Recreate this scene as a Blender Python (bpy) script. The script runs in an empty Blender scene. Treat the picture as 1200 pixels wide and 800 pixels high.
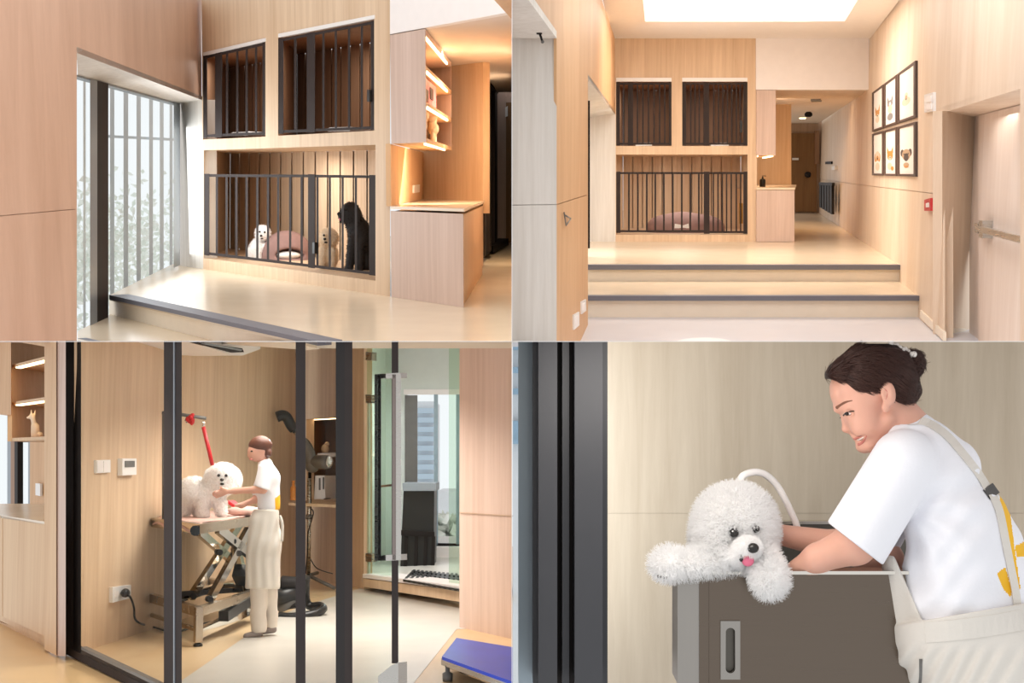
import bpy, bmesh, math, random
import numpy as np
from mathutils import Vector, Matrix
from mathutils.geometry import tessellate_polygon

random.seed(7); np.random.seed(7)
SC = bpy.context.scene
COL = SC.collection

# ---------------------------------------------------------------- camera
F = 1600.0                                   # focal length in pixels of the 1200 x 800 frame
cam_data = bpy.data.cameras.new('camera')
cam_data.sensor_width = 36.0
cam_data.lens = F / 1200.0 * 36.0
cam_data.clip_start = 0.05
cam_data.clip_end = 300
camera = bpy.data.objects.new('camera', cam_data)
camera.rotation_euler = (math.pi / 2, 0, 0)
COL.objects.link(camera)
SC.camera = camera

# ---------------------------------------------------------------- sky
world = bpy.data.worlds.new('sky'); SC.world = world
world.use_nodes = True
bg = world.node_tree.nodes['Background']
bg.inputs[0].default_value = (0.97, 0.985, 1.0, 1)
bg.inputs[1].default_value = 1.0

# ---------------------------------------------------------------- exposure
SC.view_settings.view_transform = 'Standard'
SC.view_settings.look = 'None'
SC.view_settings.gamma = 1.0
SC.view_settings.use_curve_mapping = False
SC.view_settings.exposure = 0.0
SC.cycles.max_bounces = 10
SC.cycles.diffuse_bounces = 5
SC.cycles.transparent_max_bounces = 24
SC.cycles.caustics_reflective = False
SC.cycles.caustics_refractive = False
SC.cycles.sample_clamp_indirect = 6.0

# ---------------------------------------------------------------- the four rooms of the house (each a rigid room, tilted as its camera was)
UP = Vector((0, 0, 1))
class Room:
    def __init__(s, yh):
        s.M = Matrix.Rotation(math.atan((400 - yh) / F), 4, 'X')
        s.Mi = s.M.inverted()
        s.R3 = s.Mi.to_3x3()
    def ray(s, px, py): return s.R3 @ Vector(((px - 600) / F, 1, (400 - py) / F))
    def z(s, px, py, z):
        r = s.ray(px, py); return r * (z / r.z)
    def y(s, px, py, y):
        r = s.ray(px, py); return r * (y / r.y)
    def on(s, px, py, pl):
        r = s.ray(px, py); return r * (pl[0].dot(pl[1]) / r.dot(pl[1]))
    def hd(s, px, yh):                       # horizontal direction whose lines meet at that point
        r = s.ray(px, yh); r.z = 0; return r.normalized()
    def depth(s, p): return (s.M @ p).y      # distance along the lens axis
    def px(s, p):
        q = s.M @ p; return (600 + F * q.x / q.y, 400 - F * q.z / q.y)
    def pm(s, arr, Y0):                      # sculpt space (px, py, depth px) -> room metres
        a = np.asarray(arr, float)
        Y = Y0 * (1 + a[:, 2] / F)
        P = np.stack([(a[:, 0] - 600) / F * Y, Y, (400 - a[:, 1]) / F * Y], 1)
        return P @ np.array(s.R3).T
def vplane(p, q):
    n = (q - p).cross(UP).normalized()
    if n.dot(p) < 0: n = -n
    return (p.copy(), n)
def pdir(p, d): return vplane(p, p + d)
def off(pl, t): return (pl[0] + pl[1] * t, pl[1])
TLR, TRR, BLR, BRR = Room(209), Room(201), Room(533), Room(400)

def area_light(room, name, loc, target, size, energy, color=(1, 1, 1), size_y=None, spread=math.pi):
    l = bpy.data.lights.new(name, 'AREA'); l.energy = energy; l.color = color
    l.shape = 'RECTANGLE'; l.size = size; l.size_y = size_y or size; l.spread = spread
    o = bpy.data.objects.new(name, l); COL.objects.link(o)
    loc = Vector(loc); d = (Vector(target) - loc)
    o.matrix_world = room.M @ (Matrix.Translation(loc) @ d.to_track_quat('-Z', 'Y').to_matrix().to_4x4())
    return o
WARM = (1.0, 0.80, 0.58); SOFT = (1.0, 0.93, 0.85); DAY = (0.93, 0.97, 1.0)
# upper left: added fill high over the open front, daylight at the tall window, warm corridor lamp
area_light(TLR, 'landing_fill', (-1.6, 8.0, 5.0), (-2.4, 14.0, -1.0), 3.5, 165, SOFT)
wq = pdir(TLR.on(211, 121, vplane(TLR.z(237, 315, -1.2), TLR.z(543, 360, -1.2))), TLR.hd(484, 209))
wp = TLR.on(180, 225, wq)
area_light(TLR, 'window_daylight', wp - wq[1] * .1, wp - wq[1] * 3, 4.5, 58, DAY, 1.7)
area_light(TLR, 'corridor_lamp', (-.3, 19.5, 1.2), (-.3, 19.5, -1.2), .5, 60, (1, .72, .45))
cpt = TLR.y(545, 60, 15.4); cpt.z = 1.38
area_light(TLR, 'counter_fill', cpt, cpt + Vector((0, .5, -2)), .6, 34, WARM, .6)  # added warm fill for the wall behind the counter
# upper right
area_light(TRR, 'cove_lamp', (2.9, 19.4, 2.25), (2.9, 19.4, -1.2), 3.2, 150, SOFT)
area_light(TRR, 'window_daylight', (1.3, 20.5, .1), (4.5, 21.5, -1.2), 2.2, 34, DAY, 3.5)
area_light(TRR, 'lobby_fill', (2.3, 11.0, 2.9), (3.4, 14.0, -1.2), 2.2, 85, DAY)  # added fill out of view, brightens recess side, floor and risers
area_light(TRR, 'corridor_lamp', (6.45, 30, 1.35), (6.45, 30, -1.2), .6, 26, (1, .64, .34), 6, 1.5)
# lower left
area_light(BLR, 'grooming_fill', (-1.6, 11.4, .7), (-1.6, 11.4, -1.4), 1.2, 70, SOFT, 2.0, 2.5)  # fill added out of view to brighten the grooming room
area_light(BLR, 'lobby_lamp', (-2.7, 8.0, .45), (-3.1, 8.8, -.8), .5, 13, WARM)
area_light(BLR, 'shower_lamp', (-.95, 15.6, 1.0), (-.95, 15.6, -1.2), .8, 40, DAY)
# lower right
area_light(BRR, 'window_daylight', (.06, 3.72, -.45), (1.2, 3.75, -.45), .5, 6.5, DAY, .8)
area_light(BRR, 'wash_room_fill', (.3, 2.6, -.06), (.45, 3.1, -.5), .4, 3.9, SOFT, .4)  # added fill aimed at the dog


# ---------------------------------------------------------------- materials
def lin(c):
    if isinstance(c, str):
        c = [int(c[i:i + 2], 16) for i in (0, 2, 4)]
    return tuple(((v / 255) / 12.92 if v / 255 <= .04045 else ((v / 255 + .055) / 1.055) ** 2.4) for v in c) + (1,)
def newmat(name):
    m = bpy.data.materials.new(name); m.use_nodes = True
    return m, m.node_tree.nodes, m.node_tree.links, m.node_tree.nodes['Principled BSDF']
def plain(name, c, rough=.6, metal=0, noise=.05, nscale=8, bump=0, bscale=60, coat=0, sheen=0, sub=0, spec=.5):
    m, N, L, b = newmat(name)
    b.inputs['Roughness'].default_value = rough; b.inputs['Metallic'].default_value = metal
    b.inputs['Coat Weight'].default_value = coat; b.inputs['Specular IOR Level'].default_value = spec
    if sheen: b.inputs['Sheen Weight'].default_value = sheen
    if sub:
        b.inputs['Subsurface Weight'].default_value = sub
        b.inputs['Subsurface Radius'].default_value = (.01, .004, .002); b.inputs['Subsurface Scale'].default_value = 1.0
    col = lin(c)
    tc = N.new('ShaderNodeTexCoord')
    n = N.new('ShaderNodeTexNoise'); n.inputs['Scale'].default_value = nscale; n.inputs['Detail'].default_value = 3
    L.new(tc.outputs['Object'], n.inputs['Vector'])
    r = N.new('ShaderNodeValToRGB')
    r.color_ramp.elements[0].position = .3; r.color_ramp.elements[1].position = .7
    r.color_ramp.elements[0].color = tuple(v * (1 - noise) for v in col[:3]) + (1,)
    r.color_ramp.elements[1].color = tuple(min(1, v * (1 + noise)) for v in col[:3]) + (1,)
    L.new(n.outputs['Fac'], r.inputs['Fac']); L.new(r.outputs['Color'], b.inputs['Base Color'])
    if bump:
        n2 = N.new('ShaderNodeTexNoise'); n2.inputs['Scale'].default_value = bscale; n2.inputs['Detail'].default_value = 4
        L.new(tc.outputs['Object'], n2.inputs['Vector'])
        bp = N.new('ShaderNodeBump'); bp.inputs['Strength'].default_value = bump; bp.inputs['Distance'].default_value = .01
        L.new(n2.outputs['Fac'], bp.inputs['Height']); L.new(bp.outputs['Normal'], b.inputs['Normal'])
    return m
def wood(name, c1, c2, sc=(16, 5, .5), rough=.5, broad=.35, bump=.05):
    """laminate with an upright grain"""
    m, N, L, b = newmat(name)
    b.inputs['Roughness'].default_value = rough; b.inputs['Specular IOR Level'].default_value = .3
    tc = N.new('ShaderNodeTexCoord')
    mp = N.new('ShaderNodeMapping'); mp.inputs['Scale'].default_value = sc
    L.new(tc.outputs['Object'], mp.inputs['Vector'])
    n1 = N.new('ShaderNodeTexNoise'); n1.inputs['Scale'].default_value = 1.0; n1.inputs['Detail'].default_value = 7; n1.inputs['Roughness'].default_value = .68
    n1.inputs['Distortion'].default_value = .3
    L.new(mp.outputs['Vector'], n1.inputs['Vector'])
    mp2 = N.new('ShaderNodeMapping'); mp2.inputs['Scale'].default_value = tuple(v * .16 for v in sc[:2]) + (.05,)
    L.new(tc.outputs['Object'], mp2.inputs['Vector'])
    n2 = N.new('ShaderNodeTexNoise'); n2.inputs['Scale'].default_value = 1.0; n2.inputs['Detail'].default_value = 2
    L.new(mp2.outputs['Vector'], n2.inputs['Vector'])
    mx = N.new('ShaderNodeMix'); mx.data_type = 'FLOAT'; mx.inputs[0].default_value = broad
    L.new(n1.outputs['Fac'], mx.inputs[2]); L.new(n2.outputs['Fac'], mx.inputs[3])
    r = N.new('ShaderNodeValToRGB')
    r.color_ramp.elements[0].position = .32; r.color_ramp.elements[1].position = .66
    r.color_ramp.elements[0].color = lin(c1); r.color_ramp.elements[1].color = lin(c2)
    L.new(mx.outputs[0], r.inputs['Fac']); L.new(r.outputs['Color'], b.inputs['Base Color'])
    if bump:
        bp = N.new('ShaderNodeBump'); bp.inputs['Strength'].default_value = bump; bp.inputs['Distance'].default_value = .004
        L.new(n1.outputs['Fac'], bp.inputs['Height']); L.new(bp.outputs['Normal'], b.inputs['Normal'])
    return m
def steel(name, c, rough=.3, brush=(1, 1, 14), con=.05):
    m, N, L, b = newmat(name)
    b.inputs['Metallic'].default_value = 1
    tc = N.new('ShaderNodeTexCoord'); mp = N.new('ShaderNodeMapping'); mp.inputs['Scale'].default_value = brush
    n = N.new('ShaderNodeTexNoise'); n.inputs['Scale'].default_value = 3; n.inputs['Detail'].default_value = 4
    L.new(tc.outputs['Object'], mp.inputs['Vector']); L.new(mp.outputs['Vector'], n.inputs['Vector'])
    r = N.new('ShaderNodeValToRGB'); col = lin(c)
    r.color_ramp.elements[0].color = tuple(v * (1 - con) for v in col[:3]) + (1,); r.color_ramp.elements[1].color = tuple(min(1, v * (1 + con)) for v in col[:3]) + (1,)
    L.new(n.outputs['Fac'], r.inputs['Fac']); L.new(r.outputs['Color'], b.inputs['Base Color'])
    mr = N.new('ShaderNodeMapRange'); mr.inputs['To Min'].default_value = max(.02, rough - .08); mr.inputs['To Max'].default_value = rough + .08
    L.new(n.outputs['Fac'], mr.inputs['Value']); L.new(mr.outputs['Result'], b.inputs['Roughness'])
    return m
def glow(name, c, s):
    m, N, L, b = newmat(name)
    b.inputs['Emission Color'].default_value = lin(c); b.inputs['Emission Strength'].default_value = s
    b.inputs['Base Color'].default_value = lin(c)
    return m
def glass(name, tint, refl=.08):
    """thin architectural pane: see-through with a faint mirror"""
    m, N, L, b = newmat(name)
    N.remove(b)
    out = N['Material Output']
    t = N.new('ShaderNodeBsdfTransparent'); t.inputs[0].default_value = lin(tint)
    g = N.new('ShaderNodeBsdfGlossy'); g.inputs['Roughness'].default_value = .02; g.inputs[0].default_value = (.9, .95, .95, 1)
    mx = N.new('ShaderNodeMixShader')
    mx.inputs[0].default_value = refl
    L.new(t.outputs[0], mx.inputs[1]); L.new(g.outputs[0], mx.inputs[2]); L.new(mx.outputs[0], out.inputs[0])
    return m
def furmat(name, c):
    m, N, L, b = newmat(name); N.remove(b)
    hi = N.new('ShaderNodeHairInfo'); col = lin(c)
    r = N.new('ShaderNodeValToRGB')
    r.color_ramp.elements[0].color = tuple(v * .93 for v in col[:3]) + (1,); r.color_ramp.elements[1].color = tuple(min(1, v * 1.05) for v in col[:3]) + (1,)
    L.new(hi.outputs['Random'], r.inputs['Fac'])
    d = N.new('ShaderNodeBsdfDiffuse'); t = N.new('ShaderNodeBsdfTranslucent'); mx = N.new('ShaderNodeMixShader'); mx.inputs[0].default_value = .5
    L.new(r.outputs['Color'], d.inputs[0]); L.new(r.outputs['Color'], t.inputs[0])
    L.new(d.outputs[0], mx.inputs[1]); L.new(t.outputs[0], mx.inputs[2]); L.new(mx.outputs[0], N['Material Output'].inputs[0])
    return m

M = {}  # oak tones partly carry the light falling on each wall
M['wood_back'] = wood('oak_laminate', 'C9AA89', 'E6CCAE', (18, 12, .6))
M['wood_left'] = wood('peach_oak_laminate', 'BF9A82', 'D9B7A0', (10, 2.2, .5))
M['wood_warm'] = wood('warm_oak_laminate', 'C39468', 'DCB388', (14, 2.0, .5))  # warm cove light put into the colour of this oak
M['wood_pale'] = wood('pale_lit_laminate', 'CDC6BC', 'E6E2DB', (14, 10, .6))  # whitened to stand for daylight on the window reveals
M['wood_pink'] = wood('pink_lit_oak', 'C2A899', 'DAC3B6', (22, 14, .6))  # pinkish grey painted in for the light on the counter fronts
M['wood_right'] = wood('light_oak_laminate', 'DAC2A8', 'F0DECA', (10, 1.6, .5))
M['wood_door'] = wood('grey_oak_door', 'DCCBBE', 'F0E4DA', (16, 3, .5))
M['wood_shelf'] = wood('amber_oak_laminate', 'CDA67E', 'E2C29C', (18, 8, .7))
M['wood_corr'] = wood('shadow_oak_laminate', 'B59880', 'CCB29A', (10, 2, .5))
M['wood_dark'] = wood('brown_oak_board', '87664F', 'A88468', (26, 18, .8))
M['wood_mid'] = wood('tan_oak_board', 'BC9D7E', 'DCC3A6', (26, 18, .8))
M['wood_door_dark'] = wood('walnut_door', '7C5A38', '98724A', (14, 6, .6))
M['travertine'] = wood('travertine_laminate', 'B0A08A', 'CFC2AE', (16, 10, 1.1), broad=.45)
M['white'] = plain('white_paint', 'F3EEEC', .7, noise=.015)
M['ceil'] = plain('ceiling_paint', 'F1ECE9', .8, noise=.015)
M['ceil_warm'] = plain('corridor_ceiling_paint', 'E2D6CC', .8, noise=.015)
M['floor_cream'] = plain('cream_resin_floor', 'E4D2B8', .22, noise=.03, nscale=2, spec=.4)
M['floor_grey'] = plain('grey_resin_floor', 'DAD8DC', .35, noise=.02, nscale=2)
M['riser'] = plain('cream_riser', 'EFE3D0', .5, noise=.02)
M['nosing'] = plain('slate_nosing', '6F6F78', .5, noise=.03)
M['black_metal'] = plain('charcoal_steel', '3A3230', .6, spec=.08, metal=0, noise=.05)
M['grey_metal'] = plain('grey_aluminium', '8E979F', .4, metal=.3, noise=.03)
M['fin'] = plain('silver_fin', 'D3DBE0', .5, noise=.02)
M['dark_metal'] = plain('black_aluminium', '272322', .55, spec=.12, metal=0, noise=.05)
M['steel'] = steel('brushed_steel', 'B9B5AE', .28)
M['chrome'] = steel('polished_chrome', 'D8D2C8', .1, (8, 8, 8))
M['led'] = glow('warm_led', 'FFDCA8', 5.0)
M['white_plastic'] = plain('white_plastic', 'EFEDEA', .35, noise=.01)
M['black_plastic'] = plain('black_plastic', '1C1B1B', .35, noise=.1)
M['grey_plastic'] = plain('grey_plastic', '6A6865', .4, noise=.06)
M['glass'] = glass('clear_glass', 'FCFEFE', .006)
M['green_glass'] = glass('green_tinted_glass', 'EEF7EE', .012)
M['mauve'] = plain('mauve_fabric', '8F716B', .85, noise=.08, bump=.3)
M['paper'] = plain('art_paper', 'EDE6DF', .7, noise=.01)
M['frame_brown'] = plain('dark_brown_frame', '4A352B', .5, noise=.06)
M['red'] = plain('red_plastic', 'C8252B', .4, noise=.04)
M['skin'] = plain('skin', 'D9A590', .5, noise=.04, nscale=14, sub=.12, spec=.35)
M['hair'] = wood('dark_brown_hair', '2A1712', '4A2C21', (90, 90, 20), rough=.45, bump=.5)
M['cotton'] = plain('white_cotton', 'EDEDF2', .85, noise=.015, bump=.08, bscale=160)
M['apron'] = plain('beige_canvas', 'DBD5CC', .85, noise=.03, bump=.12, bscale=220)
M['trouser'] = plain('cream_trouser_cloth', 'D9CFC4', .85, noise=.03, bump=.1)
M['yellow'] = plain('yellow_print', 'F0B71A', .7, noise=.03)
def hairmat(name, c):
    m, N, L, b = newmat(name); b.inputs['Base Color'].default_value = lin(c); b.inputs['Roughness'].default_value = .38; b.inputs['Specular IOR Level'].default_value = .45
    return m
M['fur_white'] = furmat('white_fur', 'FDFCFB')
M['fur_cream'] = furmat('cream_fur', 'EFDFC9')
M['fur_black'] = furmat('black_fur', '2B2422')
M['coat_white'] = plain('white_undercoat', 'F3F0EE', .9, noise=.02)
M['coat_cream'] = plain('cream_undercoat', 'E6D3BA', .9, noise=.04)
M['coat_black'] = plain('black_undercoat', '1E1918', .7, noise=.1)
M['nose'] = plain('black_nose', '17130F', .25, noise=.1)
M['tongue'] = plain('pink_tongue', 'C4607A', .4, noise=.06)

# ---------------------------------------------------------------- mesh helpers (all shapes in room metres)
def addpoly(bm, pts, loops_extra=None):
    return [bm.verts.new(p) for p in pts]
def prism(bm, pts, vec, holes=()):
    """polygon (with holes) pushed along vec"""
    vec = Vector(vec)
    loops = [list(map(Vector, pts))] + [list(map(Vector, h)) for h in holes]
    fr = [[bm.verts.new(p) for p in lp] for lp in loops]
    bk = [[bm.verts.new(p + vec) for p in lp] for lp in loops]
    if len(loops) == 1 and len(pts) <= 4:
        bm.faces.new(fr[0]); bm.faces.new(list(reversed(bk[0])))
    else:
        flat = [v for lp in fr for v in lp]; flatb = [v for lp in bk for v in lp]
        for t in tessellate_polygon(loops):
            try:
                bm.faces.new([flat[i] for i in t]); bm.faces.new([flatb[i] for i in reversed(t)])
            except ValueError: pass
    for a, b in zip(fr, bk):
        n = len(a)
        for i in range(n):
            j = (i + 1) % n
            try: bm.faces.new([a[i], b[i], b[j], a[j]])
            except ValueError: pass
    return bm
def P(room, pl, pix): return [room.on(x, y, pl) for x, y in pix]
def Z(room, z, pix): return [room.z(x, y, z) for x, y in pix]
def pquad(bm, room, pl, pix, t, holes=(), vec=None):
    """outline in the plane pl, thickness t away from (+) or towards (-) the viewer"""
    return prism(bm, P(room, pl, pix), (vec or pl[1]) * t, [P(room, pl, h) for h in holes])
def pview(bm, room, pl, pix, t):
    """the same, but pushed straight away from the viewer (square section posts)"""
    cx = sum(p[0] for p in pix) / len(pix); r = room.ray(cx, 400); r.z = 0
    return prism(bm, P(room, pl, pix), r.normalized() * t)
def rect(x0, y0, x1, y1): return [(x0, y0), (x1, y0), (x1, y1), (x0, y1)]
def skew(bm, O, U, V, u0, u1, v0, v1, z0, z1):
    O = Vector((O.x, O.y, 0))
    prism(bm, [O + U * u + V * v + UP * z0 for u, v in ((u0, v0), (u1, v0), (u1, v1), (u0, v1))], UP * (z1 - z0))
def tube(bm, pts, r, seg=8, r2=None, cap=True):
    pts = [Vector(p) for p in pts]; rings = []
    n = len(pts); prev = None
    for i, p in enumerate(pts):
        d = (pts[min(i + 1, n - 1)] - pts[max(i - 1, 0)]).normalized()
        a = prev if prev is not None else (UP if abs(d.z) < .9 else Vector((1, 0, 0)))
        x = d.cross(a).normalized(); y = x.cross(d).normalized(); prev = y
        rr = r if r2 is None else r + (r2 - r) * i / (n - 1)
        rings.append([bm.verts.new(p + (x * math.cos(k * 2 * math.pi / seg) + y * math.sin(k * 2 * math.pi / seg)) * rr) for k in range(seg)])
    for a, b in zip(rings, rings[1:]):
        for k in range(seg):
            f = bm.faces.new([a[k], a[(k + 1) % seg], b[(k + 1) % seg], b[k]]); f.smooth = True
    if cap:
        bm.faces.new(rings[0]); bm.faces.new(list(reversed(rings[-1])))
    return bm
def smooth_path(pts, n=6):
    pts = [Vector(p) for p in pts]; out = []
    for i in range(len(pts) - 1):
        p0, p1, p2, p3 = pts[max(i - 1, 0)], pts[i], pts[i + 1], pts[min(i + 2, len(pts) - 1)]
        for k in range(n):
            t = k / n
            out.append(.5 * ((2 * p1) + (p2 - p0) * t + (2 * p0 - 5 * p1 + 4 * p2 - p3) * t * t + (3 * p1 - p0 - 3 * p2 + p3) * t ** 3))
    return out + [pts[-1]]
def lathe(bm, c, prof, seg=16, axis=None):
    """profile [(radius, height)] turned about an axis through c"""
    c = Vector(c); ax = (axis or UP).normalized()
    x = ax.orthogonal().normalized(); y = ax.cross(x)
    rings = []
    for r, h in prof:
        rings.append([bm.verts.new(c + ax * h + (x * math.cos(k * 2 * math.pi / seg) + y * math.sin(k * 2 * math.pi / seg)) * max(r, 1e-4)) for k in range(seg)])
    for a, b in zip(rings, rings[1:]):
        for k in range(seg):
            f = bm.faces.new([a[k], a[(k + 1) % seg], b[(k + 1) % seg], b[k]]); f.smooth = True
    bm.faces.new(list(reversed(rings[0]))); bm.faces.new(rings[-1])
    return bm
def ball(bm, c, r, seg=12, rings=8):
    mat = Matrix.Translation(Vector(c)) @ Matrix.Diagonal((r[0], r[1], r[2], 1)) if not isinstance(r, (int, float)) else Matrix.Translation(Vector(c)) @ Matrix.Diagonal((r, r, r, 1))
    g = bmesh.ops.create_uvsphere(bm, u_segments=seg, v_segments=rings, radius=1, matrix=mat)
    for v in g['verts']:
        for f in v.link_faces: f.smooth = True
    return bm
def B(): return bmesh.new()

BASE = {}
def tag(o, label=None, cat=None, group=None, kind=None):
    if label: o['label'] = label
    if cat: o['category'] = cat
    if group: o['group'] = group
    if kind: o['kind'] = kind
    return o
def bounds_base(bm):
    xs = [v.co for v in bm.verts]
    lo = Vector((min(v.x for v in xs), min(v.y for v in xs), min(v.z for v in xs)))
    hi = Vector((max(v.x for v in xs), max(v.y for v in xs), max(v.z for v in xs)))
    return Vector(((lo.x + hi.x) / 2, (lo.y + hi.y) / 2, lo.z))
def _mesh(name, bm, mats):
    bmesh.ops.recalc_face_normals(bm, faces=bm.faces[:])
    me = bpy.data.meshes.new(name); bm.to_mesh(me); bm.free()
    for m in (mats if isinstance(mats, (list, tuple)) else [mats]): me.materials.append(M[m] if isinstance(m, str) else m)
    return me
def solid(room, name, bm, mat, label, cat=None, group=None, kind=None):
    """a top-level thing that is one mesh"""
    base = bounds_base(bm)
    bmesh.ops.translate(bm, verts=bm.verts[:], vec=-base)
    o = bpy.data.objects.new(name, _mesh(name, bm, mat)); COL.objects.link(o)
    o.matrix_world = room.M @ Matrix.Translation(base)
    BASE[o.name] = base
    return tag(o, label, cat, group, kind)
def struct(room, name, bm, mat, label): return solid(room, name, bm, mat, label, name.split('_')[0], kind='structure')
def thing(room, name, base, label, cat, group=None, kind=None):
    o = bpy.data.objects.new(name, None); COL.objects.link(o); o.empty_display_size = .1
    base = Vector(base)
    o.matrix_world = room.M @ Matrix.Translation(base)
    BASE[o.name] = base
    return tag(o, label, cat, group, kind)
def part(name, bm, mat, parent, label=None):
    base = BASE[parent.name]
    bmesh.ops.translate(bm, verts=bm.verts[:], vec=-base)
    o = bpy.data.objects.new(name, _mesh(name, bm, mat)); COL.objects.link(o)
    o.parent = parent; BASE[o.name] = base
    return tag(o, label)

# ---------------------------------------------------------------- sculpting: smooth distance fields meshed by surface nets
def rc(a, b, ra, rb):
    a = np.array(a, float); b = np.array(b, float); ab = b - a; l2 = ab @ ab
    def f(p):
        t = np.clip(((p - a) @ ab) / l2, 0, 1)
        return np.linalg.norm(p - a - t[..., None] * ab, axis=-1) - (ra + (rb - ra) * t)
    return f
def el(c, r, rot=0):
    """ellipsoid, rot = turn in the picture plane in degrees"""
    c = np.array(c, float); r = np.array(r, float); ca, sa = math.cos(math.radians(rot)), math.sin(math.radians(rot))
    def f(p):
        q = p - c
        q = np.stack([q[..., 0] * ca + q[..., 1] * sa, -q[..., 0] * sa + q[..., 1] * ca, q[..., 2]], -1)
        k0 = np.linalg.norm(q / r, axis=-1); k1 = np.linalg.norm(q / (r * r), axis=-1)
        return k0 * (k0 - 1) / np.maximum(k1, 1e-9)
    return f
def half(p0, n):
    """inside where (p - p0).n < 0"""
    p0 = np.array(p0, float); n = np.array(n, float); n = n / np.linalg.norm(n)
    return lambda p: (p - p0) @ n
def smin(a, b, k):
    h = np.clip(.5 + .5 * (b - a) / k, 0, 1)
    return b + (a - b) * h - k * h * (1 - h)
def uni(k, *fs):
    def f(p):
        d = fs[0](p)
        for g in fs[1:]: d = smin(d, g(p), k)
        return d
    return f
def sub(k, f, g): return lambda p: -smin(-f(p), g(p), k)
def cut(k, f, g): return lambda p: -smin(-f(p), -g(p), k)
def grow(f, t): return lambda p: f(p) - t
def chain(k, pts):
    return uni(k, *[rc(a[:3], b[:3], a[3], b[3]) for a, b in zip(pts, pts[1:])])
def nets(f, lo, hi, h):
    lo = np.array(lo, float); hi = np.array(hi, float)
    n = np.ceil((hi - lo) / h).astype(int) + 1
    ax = [lo[i] + h * np.arange(n[i]) for i in range(3)]
    V = np.empty(tuple(n), np.float32)
    for i in range(n[0]):
        g = np.stack(np.meshgrid([ax[0][i]], ax[1], ax[2], indexing='ij'), -1)
        V[i] = f(g)[0]
    S = V < 0
    nx, ny, nz = n
    cs = np.zeros((nx - 1, ny - 1, nz - 1), np.int8)
    for dx in (0, 1):
        for dy in (0, 1):
            for dz in (0, 1): cs += S[dx:nx - 1 + dx, dy:ny - 1 + dy, dz:nz - 1 + dz]
    act = (cs > 0) & (cs < 8)
    idx = -np.ones(act.shape, np.int64); cells = np.argwhere(act); idx[act] = np.arange(len(cells))
    acc = np.zeros((len(cells), 3)); cnt = np.zeros(len(cells))
    i, j, k = cells.T
    corners = [(a, b, c) for a in (0, 1) for b in (0, 1) for c in (0, 1)]
    for a in corners:
        for d in range(3):
            if a[d]: continue
            b = list(a); b[d] = 1
            va = V[i + a[0], j + a[1], k + a[2]]; vb = V[i + b[0], j + b[1], k + b[2]]
            x = (va < 0) != (vb < 0)
            t = np.where(x, va / np.where(x, va - vb, 1), 0)
            for m in range(3): acc[:, m] += np.where(x, a[m] + (t if m == d else 0), 0)
            cnt += x
    verts = lo + h * (cells + acc / cnt[:, None])
    faces = []
    for d in range(3):
        e, g = [(1, 2), (2, 0), (0, 1)][d]
        sl0 = [slice(None)] * 3; sl1 = [slice(None)] * 3
        sl0[d] = slice(0, -1); sl1[d] = slice(1, None)
        x = S[tuple(sl0)] != S[tuple(sl1)]
        q = np.argwhere(x); sgn = S[tuple(sl0)][x]
        ok = (q[:, e] > 0) & (q[:, g] > 0) & (q[:, e] < n[e] - 1) & (q[:, g] < n[g] - 1)
        q = q[ok]; sgn = sgn[ok]
        def ci(de, dg):
            c = q.copy(); c[:, e] -= de; c[:, g] -= dg
            return idx[c[:, 0], c[:, 1], c[:, 2]]
        Q = np.stack([ci(1, 1), ci(0, 1), ci(0, 0), ci(1, 0)], 1)
        Q[~sgn] = Q[~sgn][:, ::-1]
        faces.append(Q)
    return verts, np.concatenate(faces)
def flesh(name, f, lo, hi, h, mat, parent, room, Y0, paint=None, label=None, relax=2):
    """mesh a field given in sculpt pixels as a part; paint = [(material, polygon in pixels)]"""
    v, q = nets(f, lo, hi, h)
    e = np.concatenate([q[:, [0, 1]], q[:, [1, 2]], q[:, [2, 3]], q[:, [3, 0]]])
    for _ in range(relax):
        s = np.zeros_like(v); c = np.zeros(len(v))
        for a, b in ((0, 1), (1, 0)):
            for m in range(3): s[:, m] += np.bincount(e[:, a], v[e[:, b], m], len(v))
            c += np.bincount(e[:, a], minlength=len(v))
        v = .5 * v + .5 * s / np.maximum(c, 1)[:, None]
    w = room.pm(v, Y0)
    base = np.array(BASE[parent.name]) if parent is not None else w.mean(0)
    me = bpy.data.meshes.new(name)
    me.from_pydata((w - base).tolist(), [], q.tolist())
    me.polygons.foreach_set('use_smooth', np.ones(len(q), bool))
    me.materials.append(M[mat])
    if paint:
        cen = v[q].mean(1); mi = np.zeros(len(q), np.int32)
        nrm = np.cross(v[q[:, 2]] - v[q[:, 0]], v[q[:, 3]] - v[q[:, 1]])
        for k, (m, poly) in enumerate(paint):
            me.materials.append(M[m])
            ins = np.zeros(len(q), bool); pn = len(poly)
            for a in range(pn):
                (x0, y0), (x1, y1) = poly[a], poly[(a + 1) % pn]
                c = ((y0 > cen[:, 1]) != (y1 > cen[:, 1])) & (cen[:, 0] < (x1 - x0) * (cen[:, 1] - y0) / ((y1 - y0) or 1e-9) + x0)
                ins ^= c
            mi[ins & (cen[:, 2] < np.median(v[:, 2]) + 30)] = k + 1
        me.polygons.foreach_set('material_index', mi)
    me.update()
    b2 = bmesh.new(); b2.from_mesh(me); bmesh.ops.recalc_face_normals(b2, faces=b2.faces[:]); b2.to_mesh(me); b2.free()
    o = bpy.data.objects.new(name, me); COL.objects.link(o)
    if parent is not None: o.parent = parent
    BASE[o.name] = Vector(base)
    tag(o, label)
    return o, (v, q)
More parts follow.
